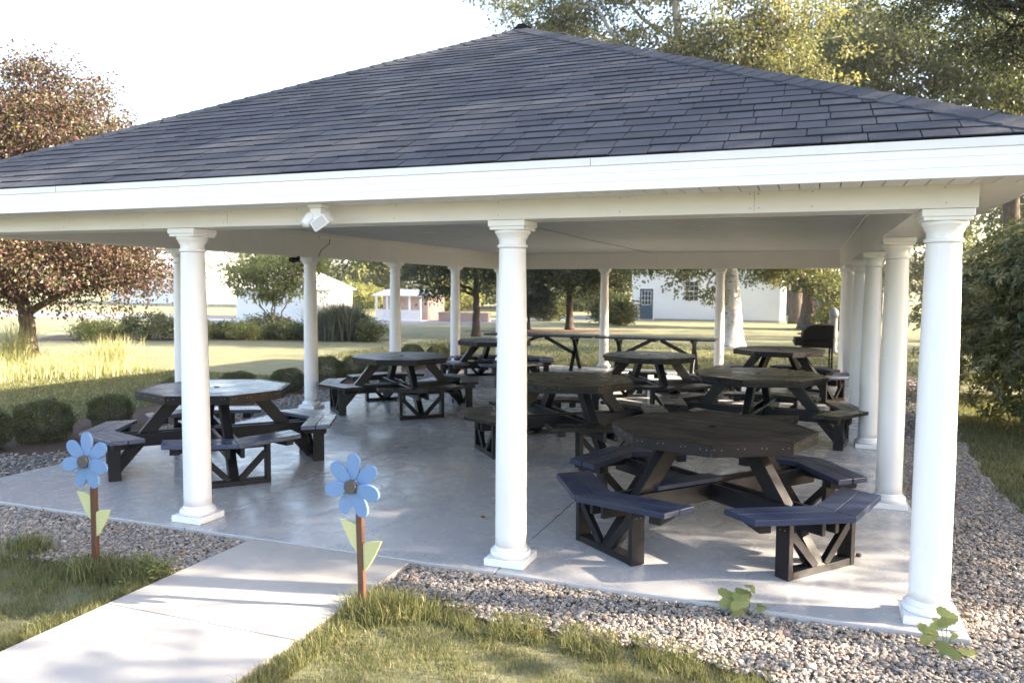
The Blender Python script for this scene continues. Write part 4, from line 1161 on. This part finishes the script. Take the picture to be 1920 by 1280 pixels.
make_tree('birch_tree', 'white barked birch with a thick flared trunk, before the white shed', 'tree', (-3.2, 22, GZ), [(0, 0, 0), (.06, 0, 1.2), (-.05, 0, 2.6), (-.9, 0, 5.8), (-1.75, 0, 8.7), (-2.05, .1, 11.6), (-2.2, .2, 14.2)],
          [E3(-1.9, -.6, 3.0, 1.7, 1.4, .65), E3(-.7, -.8, 2.0, .55, .6, .28), E3(-2.9, -.4, 3.25, 1.4, 1.4, .7), E3(1.3, -.4, 2.9, 1.0, 1.1, .6), E3(-.9, -1.0, 3.3, 1.6, 1.3, .8), E3(-1.5, -.9, 2.55, 1.1, .8, .4), E3(2.0, -.6, 3.0, .9, .9, .5), E3(-4.4, 0, 9.2, 2.8, 2.3, 1.7), E3(-6.2, -.2, 11.2, 2.3, 2, 1.4), E3(-2.0, .3, 9.4, 2.6, 2.4, 2.0), E3(.8, 0, 10.0, 2.6, 2.4, 2.4),
           E3(-3.2, 0, 12.8, 2.8, 2.4, 1.8), E3(0, 0, 13.4, 2.8, 2.4, 2.0), E3(-.8, 0, 6.4, 2.8, 2.4, 1.5), E3(-8.2, -.2, 12.9, 1.5, 1.3, 1.0), E3(2.4, 0, 7.6, 1.8, 1.8, 1.6)],
          100000, .115, M['l_birch'], M['birch'], 92, .30, .36, 55, .5, 2.1, 3, None, [((-1.2, 0, 6.8), (-4.2, -.3, 9.9), .12, .03), ((-1.7, 0, 8.7), (1.4, 0, 11.6), .11, .03), ((-2.0, 0, 10.2), (-5.2, .2, 12.6), .08, .02), ((-1.1, 0, 6.5), (.6, .2, 10.2), .11, .03)], .45, .22)
make_tree('maple_tree', 'dark green tree with low spreading crown behind the third left column', 'tree', (-13.6, 24.7, GZ), [(0, 0, 0), (.03, 0, 1.5), (0, 0, 3.2), (.1, 0, 6.5)],
          [E3(-1.9, -.4, 2.75, 1.9, 1.6, 1.1), E3(-.2, -.5, 3.1, 1.5, 1.5, .9), E3(1.0, 0, 2.5, 1.2, 1.2, .95), E3(-1.4, -.2, 1.9, 1.1, 1.0, .55), E3(0, 0, 5.2, 2.9, 2.6, 2.0), E3(-2.4, .2, 4.4, 2.0, 1.8, 1.4), E3(2.0, .2, 4.6, 1.9, 1.8, 1.5), E3(0, 0, 7.2, 1.9)],
          26000, .13, M['l_dark'], M['bark_dark'], 93, .16, .34, 50, .5, 1.4)
make_tree('oak_tree', 'dark tree with straight trunk on the mulch island behind the trestle table', 'tree', (-11.6, 31.5, GZ), [(0, 0, 0), (0, 0, 1.6), (0, 0, 3.4), (0, 0, 8)],
          [E3(-1.3, 0, 2.6, 1.6, 1.4, 1.1), E3(1.2, -.2, 2.3, 1.8, 1.4, .9), E3(.2, -.3, 3.0, 2.0, 1.6, 1.1), E3(2.4, 0, 3.1, 1.5), E3(-2.6, 0, 3.6, 1.6), E3(0, 0, 5.4, 3.0, 2.6, 2.1), E3(0, 0, 7.6, 2.2)],
          24000, .15, M['l_dark'], M['bark_dark'], 94, .18, .40, 50, .5, 1.4)
make_tree('evergreen_shrub_tree', 'small rounded dark tree on short stems left of the island tree', 'tree', (-13.45, 30.8, GZ), [(0, 0, 0), (0, 0, .5), (0, 0, 1.6)],
          [E3(0, 0, 1.55, 1.15, 1.1, .95), E3(-.5, 0, 1.2, .8, .8, .6), E3(.6, -.1, 1.3, .7, .7, .6)], 9000, .12, M['l_blue'], M['bark_dark'], 95, .10, .22, 40, .4, 1.3)
make_tree('flowering_tree', 'airy pale yellow green ornamental tree in the far left bed', 'tree', (-20.35, 20.4, GZ), [(0, 0, 0), (0, 0, .35), (.1, 0, 1.5)],
          [E3(-.9, 0, 2.3, 1.5, 1.3, .85), E3(.8, 0, 2.2, 1.3, 1.2, .8), E3(0, 0, 2.9, 1.7, 1.4, .8), E3(-1.9, .2, 2.6, 1.0, 1, .7), E3(1.5, 0, 3.0, 1.1), E3(.1, -.2, 1.6, .9, .8, .4)], 9500, .12, M['l_pale'], M['bark'], 96, .07, .30, 40, .6, 1.2, 3,
          None, [((0, 0, .05), (-.7, 0, 1.5), .045, .02), ((0, 0, .05), (.65, .1, 1.5), .045, .02), ((0, 0, .05), (.2, -.3, 1.5), .04, .02), ((0, 0, .05), (-.25, .3, 1.6), .04, .02)])
make_tree('broadleaf_tree', 'green tree with drooping low branches between the shed and the grill', 'tree', (-.9, 38, GZ), [(0, 0, 0), (.05, 0, 1.4), (0, 0, 4), (0, 0, 9)],
          [E3(-1.6, -.5, 2.9, 1.7, 1.5, .9), E3(.9, -.6, 2.3, 1.3, 1.4, 1.0), E3(-.2, -.6, 2.4, 1.3, 1.2, .8), E3(-2.6, -.3, 3.4, 1.2, 1.2, .7), E3(0, 0, 4.6, 2.6, 2.4, 1.7), E3(0, 0, 7.2, 3.0, 2.8, 2.2), E3(0, 0, 10.5, 2.6, 2.4, 2.0), E3(1.4, -.3, 1.6, .7, .7, .6)],
          24000, .16, M['l_mid'], M['bark'], 97, .36, .40, 45, .5, 1.5)
# tall trees behind the roof on the right
tt = 'tall trees rising behind the roof'
make_tree('broadleaf_tree', 'tall yellow green tree behind the roof, right of the birch', 'tree', (.9, 31, GZ), [(0, 0, 0), (.1, 0, 5), (-.2, 0, 10), (0, 0, 16)],
          blob(9, 0, 0, 10.5, 4.6, 10, np.random.default_rng(1), (.42, .6)), 32000, .16, M['l_mid'], M['birch'], 98, .30, .48, 45, .45, 1.3, 2, tt)
make_tree('broadleaf_tree', 'tall dark green tree behind the roof, far right background', 'tree', (6.5, 30, GZ), [(0, 0, 0), (-.2, 0, 6), (0, 0, 12), (0, 0, 17)],
          blob(9, 0, 0, 10.5, 4.6, 11, np.random.default_rng(2), (.42, .6)), 27000, .17, M['l_mid'], M['bark'], 99, .34, .5, 45, .45, 1.3, 2, tt)
make_tree('broadleaf_tree', 'dark leafy tree rising behind the roof, between the birch and the hemlock', 'tree', (-1.5, 44, GZ), [(0, 0, 0), (0, 0, 8), (0, 0, 19)],
          blob(10, 0, 0, 13, 5.2, 12, np.random.default_rng(3), (.42, .6)), 30000, .22, M['l_dark'], M['bark'], 100, .4, .6, 40, .45, 1.3, 2, tt)
make_tree('hemlock_tree', 'dark fine needled hemlock hanging over the right end of the roof', 'tree', (5.2, 8.2, GZ), [(0, 0, 0), (-.1, 0, 4), (-.2, 0, 9), (-.2, 0, 14.5)],
          [E3(-3.7, .3, 6.3, 1.1, 1.6, .7), E3(-3.2, 1.5, 5.9, 1.2, 1.3, .7), E3(-4.2, 1.6, 6.9, 1.1, 1.2, .7), E3(-2.6, -.2, 6.7, 1.6, 1.7, .8), E3(-3.0, -1.3, 7.6, 1.3, 1.4, .9), E3(-2.0, .8, 5.6, 1.6, 1.4, .7), E3(-1.4, -1.6, 6.2, 1.8, 1.6, .9), E3(-1.8, -.6, 8.6, 2.2, 2.2, 1.3), E3(-.6, 0, 10.6, 2.8, 2.8, 1.8), E3(1.5, 0, 7.5, 2.6, 2.6, 2.2), E3(-.2, 0, 12.8, 1.9, 1.9, 1.6), E3(.6, -1.4, 8.0, 2.6, 2.4, 2.2), E3(-2.4, 1.3, 7.4, 1.5, 1.3, 1.0), E3(-.6, -.8, 4.6, 1.7, 1.6, 1.1), E3(-.2, .3, 3.2, 1.5, 1.5, 1.1)],
          120000, .058, M['l_dark'], M['bark_dark'], 101, .30, .34, 90, .6, 1.4, 4, None, None, .5)
# shade trees standing right of the pavilion, mostly outside the picture
sg = 'shade trees standing to the right of the pavilion'
for i, (x, y, h, r, mt) in enumerate([(8.6, -1.2, 7.4, 4.2, 'l_mid'), (11.5, 4.9, 9.6, 3.9, 'l_dark'), (9.5, -6.5, 7.6, 4.6, 'l_mid'), (15.5, -1.5, 10.0, 5.0, 'l_dark'), (8.6, 7.6, 6.4, 3.6, 'l_dark'), (18, 8.5, 9.4, 3.8, 'l_mid'), (13.5, 22.0, 9, 4.6, 'l_mid'), (16, 33, 9.5, 5.5, 'l_mid'), (26, 24, 10, 5, 'l_dark'), (9.6, 18.5, 6.4, 3.4, 'l_mid'), (10.5, 27.0, 7.0, 3.8, 'l_mid')]):
    lb = blob(9, 0, 0, h, r, h * 1.1, np.random.default_rng(200 + i), (.42, .58)) + [(0, 0, h * .42, r * .8, r * .8, h * .25)]
    make_tree('shade_tree', ['leafy shade tree right of the front of the slab', 'dark shade tree beside the laurels', 'leafy shade tree right of the camera', 'big dark tree far right of the slab', 'short dark tree behind the near laurel', 'green tree beyond the laurels', 'green tree at the right of the back lawn', 'large green tree far right of the shed', 'dark tree far right of the back lawn', 'small green tree right of the grill', 'small green tree right of the birch'][i],
              'tree', (x, y, GZ), [(0, 0, 0), (.1, 0, h * .5), (0, 0, h * 1.25)], lb, [13500, 20000, 9000, 11000, 18000, 11000][i] if i < 6 else 9500, .16, M[mt], M['bark'], 300 + i, .28, .5, 40, .45, 1.3, 1, sg)
# far treeline
fg = 'trees along the far edge of the lawn'
far_protos = []
for q in range(4):
    h = [7.5, 9.0, 6.5, 8.5][q]; r = [4.4, 4.8, 4.2, 3.8][q]
    lb = blob(8, 0, 0, h, r, h * 1.15, np.random.default_rng(400 + q), (.42, .6)) + [(0, 0, h * .42, r * .95, r * .95, h * .34)]
    far_protos.append(make_tree('background_tree', 'x', 'tree', (0, 0, GZ), [(0, 0, 0), (0, 0, h * .5), (0, 0, h * 1.2)], lb, 9000, .34, M[['l_pale', 'l_mid', 'l_mid', 'l_dark'][q]], M['bark'], 420 + q, .28, .8, 30, .4, 1.3, 1, fg))
fl = [(-49, 62, 0, 'pale tree at the left end of the far treeline, beside the white outbuilding'), (-43, 66, 1, 'bushy far tree behind the white outbuilding'), (-38.5, 60, 0, 'pale yellow green far tree right of the white outbuilding'), (-34, 70, 3, 'dark far tree above the porch cottage'),
      (-30.5, 62, 2, 'green far tree just right of the porch cottage'), (-26, 66, 1, 'green far tree behind the brick planter'), (-22, 74, 3, 'dark far tree behind the maple trunk'), (-18, 66, 2, 'green far tree left of the island trees'),
      (-13.5, 72, 1, 'green far tree behind the island trees'), (-9, 80, 3, 'dark far tree behind the left end of the white shed'), (-3, 76, 1, 'green far tree behind the white shed roof'), (3, 70, 3, 'dark far tree behind the board fence'), (9, 64, 2, 'green far tree at the right end of the treeline'), (-56, 74, 2, 'far tree beyond the pale house'), (14, 56, 1, 'far tree behind the laurels')]
for i, (x, y, q, lb) in enumerate(fl):
    o = far_protos[q] if q not in [f[2] for f in fl[:i]] else copy_tree(far_protos[q])
    o.location = (x, y, GZ); s = 1 + .16 * math.sin(i * 1.9); o.scale = (s, s, s); o.rotation_euler = (0, 0, i * 1.7); o['label'] = lb
# understory that closes the gaps below the crowns
for i, (x, y, r, h, mt, lb) in enumerate([(-28.5, 55, 2.6, 3.0, 'l_pale', 'pale rounded bush before the far treeline'), (-24, 58, 2.8, 2.6, 'l_mid', 'green bush before the far treeline'), (-19.5, 60, 2.6, 2.6, 'l_mid', 'green bush beyond the driveway'), (-15.6, 40.5, .9, 1.5, 'l_mid', 'green bush behind the maple trunk'),
        (-11.4, 38.5, 1.0, 2.2, 'l_mid', 'loose olive green bush left of the second back column'), (-10.4, 37.0, .8, 1.5, 'l_mid', 'loose brownish bush beside the back column'), (.6, 37, .8, 1.5, 'l_pale', 'pale green bush right of the tree trunk behind the grill'), (-36, 52, 2.2, 2.4, 'l_pale', 'pale bush left of the porch cottage')]):
    shrub('bush', lb, 'shrub', (x, y, GZ), [(0, 0, h * .5, r, r, h * .5), (r * .4, 0, h * .4, r * .6, r * .6, h * .4), (-r * .5, .1, h * .35, r * .6, r * .6, h * .38)], 3200, .16 if y < 45 else .26, M[mt], M['bark'], 500 + i, .35, 30, .35, 'bushes at the far edge of the lawn')
# mixed border at the far left
bg_ = 'shrubs in the far left flower border'
for i, (x, y, r, h, mt, ls, lb) in enumerate([(-25.2, 16.6, 1.0, .75, 'l_pale', .09, 'low pale bush at the left end of the far border'), (-23.9, 17.6, 1.3, 1.05, 'l_mid', .09, 'wide green bush in the far border, behind the golden grass'), (-22.6, 18.3, 1.0, .85, 'l_pale', .09, 'yellowish bush left of the first left column'),
        (-21.9, 19.3, .55, .55, 'l_dark', .08, 'small dark green ball bush right of the first left column'), (-20.9, 19.2, .9, .65, 'l_pale', .08, 'bright yellow flowering bush under the ornamental tree'), (-20.7, 20.6, 1.3, .95, 'l_mid', .09, 'green bush behind the yellow flowering bush'),
        (-19.3, 19.9, .85, .7, 'l_mid', .08, 'soft green bush right of the ornamental tree'), (-18.3, 20.6, .5, .85, 'l_blue', .08, 'blue grey bush touching the second left column'), (-16.05, 20.2, .75, .78, 'l_mid', .08, 'rounded green bush right of the tall fountain grass')]):
    shrub('border_shrub', lb, 'shrub', (x, y, GZ), [(0, 0, h * .5, r, r * .8, h * .52), (r * .5, -.1, h * .4, r * .5, r * .5, h * .4), (-r * .5, .1, h * .4, r * .55, r * .5, h * .42)], 4200, ls, M[mt], M['bark'], 520 + i, .18, 35, .3, bg_)
grass_clump('fountain_grass', 'tall grey green fountain grass clump right of the second left column', (-17.35, 20.4, GZ), 3800, 1.45, .75, 541, M['l_blue'], .016, .42)
dense_bush('fountain_grass_core', 'low dark green mound at the foot of the tall fountain grass', 'shrub', (-17.2, 20.9, GZ), .75, .6, 1.05, 6000, .10, M['l_blue'], 542)

# ------------------------------------------------------------------ buildings in the background
M['siding'] = m_paint('white_siding', (.74, .75, .77), .55, .02, 8, .02)
M['roofing'] = m_paint('grey_roofing', (.30, .30, .31), .8, .1)
M['pale_roof'] = m_paint('pale_metal_roof', (.72, .70, .66), .5, .03)
M['doorblue'] = m_paint('slate_blue_door', (.045, .075, .12), .45)
M['glass'] = m_paint('dark_window_glass', (.035, .045, .06), .08, .1)
M['fence'] = m_wood('dark_stained_fence', (.030, .030, .034), (.045, .043, .046), .8)
def m_brick():
    t = NT('red_brick'); v = t.coord()
    b = t.n('ShaderNodeTexBrick', Scale=5.0); b.inputs['Color1'].default_value = (.36, .22, .17, 1); b.inputs['Color2'].default_value = (.44, .29, .23, 1); b.inputs['Mortar'].default_value = (.4, .36, .32, 1)
    mp = t.n('ShaderNodeMapping'); mp.inputs['Rotation'].default_value = (PI / 2, 0, 0)
    t.l(v, mp.inputs['Vector']); t.l(mp.outputs[0], b.inputs['Vector'])
    return t.done(t.pbsdf(b.outputs['Color'], .8))
M['brick'] = m_brick()
M['rust'] = m_paint('rust_brown_boards', (.56, .42, .34), .7, .12)
# white shed
sh = empty('white_shed', (-11.43, 45, GZ), DG(0), 'long white sided shed with a blue door and one dark window', 'shed')
m = MB(); L = 8.98; D = 6.0
m.bounds(0, L, 0, D, .10, 3.5)
for i in range(26):   # lap siding courses on the two visible faces
    z = .10 + i * .13
    m.bounds(-.012, L + .012, -.014 - .004 * 0, -.002, z + .004, z + .118)
    m.bounds(L + .002, L + .014, 0, D, z + .004, z + .118)
m.build('wall', M['siding'], sh)
m = MB(); m.bounds(-.02, L + .02, -.02, D + .02, -.1, .098); m.build('foundation', M['roofing'], sh)
m = MB()
m.extrude([(-.3, -.4, 3.45), (-.3, D + .4, 3.45), (-.3, D / 2, 5.6)], (L + .6, 0, 0)); m.build('roof', M['roofing'], sh)
m = MB()
m.bounds(-.03, .09, -.035, .0, .1, 3.45); m.build('corner_trim', M['white'], sh)
m = MB(); m.bounds(L - .09, L + .036, -.035, .0, .1, 3.45); m.bounds(L + .002, L + .035, .0005, .09, .1, 3.45); m.build('corner_trim', M['white'], sh)
m = MB(); m.bounds(.42, 1.42, -.045, -.016, .0, 2.05); dr_ = m.build('door_frame', M['white'], sh)
m = MB(); m.bounds(.50, 1.34, -.06, -.046, .04, 1.98); dd = m.build('door', M['doorblue'], sh)
m = MB(); m.bounds(.62, 1.22, -.072, -.061, .95, 1.82); pn = m.build('window', M['glass'], dd)
m = MB()
for x in (.62, .81, 1.01, 1.20): m.bounds(x, x + .022, -.080, -.073, .95, 1.84)
for z in (.95, 1.23, 1.52, 1.82): m.bounds(.642, 1.2, -.079, -.0735, z, z + .022)
m.build('frame', M['white'], pn)
m = MB(); 
for x in (.62, .95): m.bounds(x, x + .27, -.066, -.061, .15, .8)
m.build('panel', M['doorblue'], dd, bevel=.01)
m = MB(); m.lathe([(.03, .06), (.035, .08), (.02, .11)], 12, (1.27, 0, .98), 0, True, 'y'); m.build('handle', M['steel'], dd)
m = MB(); m.bounds(3.25, 4.22, -.04, -.016, 1.18, 2.52); wf_ = m.build('window', M['siding'], sh)
m = MB(); m.bounds(3.34, 4.13, -.05, -.041, 1.27, 2.43); m.build('pane', M['glass'], wf_)
m = MB()
m.bounds(3.34, 4.13, -.062, -.0505, 1.82, 1.88)
for x in (3.60, 3.86): m.bounds(x, x + .02, -.058, -.0505, 1.27, 2.43)
for z in (1.55, 2.15): m.bounds(3.34, 4.13, -.057, -.0503, z, z + .02)
m.build('muntin', M['siding'], wf_)
m = MB(); m.lathe([(.02, .02), (.06, .03), (.06, .08), (.03, .10)], 12, (1.95, 0, 1.95), 0, True, 'y'); m.bounds(1.90, 2.0, -.12, -.016, 1.72, 1.92); m.build('wall_lamp', M['steel'], sh, bevel=.01)
m = MB(); m.bounds(6.05, 6.22, -.05, -.016, .62, .78); m.build('vent', M['ceil'], sh)
m = MB(); m.bounds(L + .20, L + .32, .6, .72, 0, 3.2); m.build('downpipe', M['white'], sh)
# fence right of it
f = empty('board_fence', (-2.9, 58, GZ), 0, 'dark stained board fence right of the white shed', 'fence')
m = MB(); x = 0
while x < 7: m.bounds(x, x + .14, 0, .02, .02, 1.95 + random.uniform(-.01, .01)); x += .15
m.build('board', M['fence'], f)
m = MB()
for z in (.4, 1.5): m.bounds(0, 7, .021, .07, z, z + .09)
for i in range(4): m.bounds(i * 2.3, i * 2.3 + .1, .071, .17, -.2, 1.9)
m.build('rail', M['fence'], f)
# round post behind the grill
m = MB(); m.lathe([(.15, -.05), (.15, .06), (.125, .10), (.118, 1.12), (.135, 1.14), (.15, 1.20), (.15, 1.26), (.12, 1.36), (.05, 1.44), (.001, 1.46)], 24)
o = m.build('bollard_post', M['steel']); o.location = (-.02, 22, GZ); tag(o, 'round grey post with a domed cap standing on the lawn behind the grill', 'post')
# small white outbuilding with hip roof, left
b = empty('outbuilding', (-29.3, 29, GZ), 0, 'small white outbuilding with pale hip roof behind the fountain grass', 'building')
m = MB(); m.bounds(0, 5.0, 0, 3.4, 0, 1.85); m.build('wall', M['siding'], b)
m = MB()
m.add([(-.2, -.2, 1.84), (5.2, -.2, 1.84), (5.2, 3.6, 1.84), (-.2, 3.6, 1.84), (1.6, 1.7, 3.0), (3.4, 1.7, 3.0)], [(3, 2, 1, 0), (0, 1, 5, 4), (1, 2, 5), (2, 3, 4, 5), (3, 0, 4)])
m.build('roof', M['pale_roof'], b)
m = MB(); m.bounds(4.2, 5.02, -.03, -.002, 0, 1.8); m.build('door', M['cream'], b, bevel=.01)
# pale house behind the maroon tree
b = empty('pale_house', (-74, 62, GZ), 0, 'pale gabled house far beyond the maroon maple', 'house')
m = MB(); m.bounds(0, 12, 0, 8, 0, 3.4); m.extrude([(.01, 0, 3.38), (.01, 8, 3.38), (.01, 4, 5.7)], (11.98, 0, 0)); m.build('wall', M['siding'], b)
m = MB()
for s in (-1, 1):
    m.extrude([(-.3, 4 + s * 4.4, 3.22), (-.3, 4, 5.78), (-.3, 4, 5.92), (-.3, 4 + s * 4.4, 3.36)], (12.6, 0, 0))
m.build('roof', M['pale_roof'], b)
for x in (1.6, 4.6, 8.4):
    m = MB(); m.bounds(x, x + .9, -.03, -.002, 1.1, 2.5); wq = m.build('window', M['glass'], b)
    m = MB(); m.bounds(x - .08, x + .98, -.05, -.031, 1.02, 1.1); m.bounds(x - .08, x + .98, -.05, -.031, 2.5, 2.58); m.bounds(x + .42, x + .48, -.05, -.031, 1.1, 2.5); m.build('frame', M['white'], wq)
# cottage with porch
b = empty('porch_cottage', (-24.95, 36, GZ), 0, 'low cottage with rust brown boards and a white railed porch', 'cottage')
m = MB(); m.bounds(0, 3.0, .9, 3.2, 0, 1.45); m.build('wall', M['rust'], b)
m = MB(); m.extrude([(-.2, -.1, 1.46), (-.2, 3.4, 1.46), (-.2, 3.4, 1.52), (-.2, 1.8, 1.85), (-.2, -.1, 1.52)], (3.4, 0, 0)); m.build('roof', M['pale_roof'], b)
for x in (.0, .72, 1.45, 2.2, 2.92):
    m = MB(); m.bounds(x, x + .09, 0, .09, 0, 1.46); m.build('post', M['white'], b)
m = MB(); m.bounds(.09, 2.92, .02, .06, .58, .66)
x = .12
while x < 2.9: m.bounds(x, x + .05, .02, .05, .05, .58); x += .075
m.build('railing', M['white'], b)
m = MB(); m.bounds(-.1, 3.1, -.1, .9, -.05, .06); m.build('deck', M['white'], b)
# brick planter
m = MB(); m.bounds(0, 3.2, 0, .35, -.1, .48); m.bounds(-.03, 3.23, -.03, .38, .4805, .54)
o = m.build('brick_planter', M['brick']); o.location = (-21.3, 37.0, GZ); tag(o, 'low red brick wall between the porch cottage and the maple trunk', 'wall')
m = MB(); m.bounds(0, 1.15, 0, .3, -.1, .42); m.bounds(-.03, 1.18, -.03, .33, .4205, .47)
o = m.build('stone_planter', M['ceil'], bevel=.01); o.location = (-17.4, 38.4, GZ); tag(o, 'low pale stone wall block right of the maple trunk', 'wall')

# ------------------------------------------------------------------ air: thin volume added to wash out the distance like glare
t = NT('haze_air'); pv = t.n('ShaderNodeVolumePrincipled')
pv.inputs['Color'].default_value = (.95, .95, .93, 1); pv.inputs['Density'].default_value = .0005; pv.inputs['Anisotropy'].default_value = .35
t.l(pv.outputs[0], t.out.inputs['Volume'])
m = MB(); m.bounds(-110, 40, -12, 110, -1.2, 24)
tag(m.build('haze', t.m), 'pale haze in the air over the lawn', 'haze', None, 'stuff')
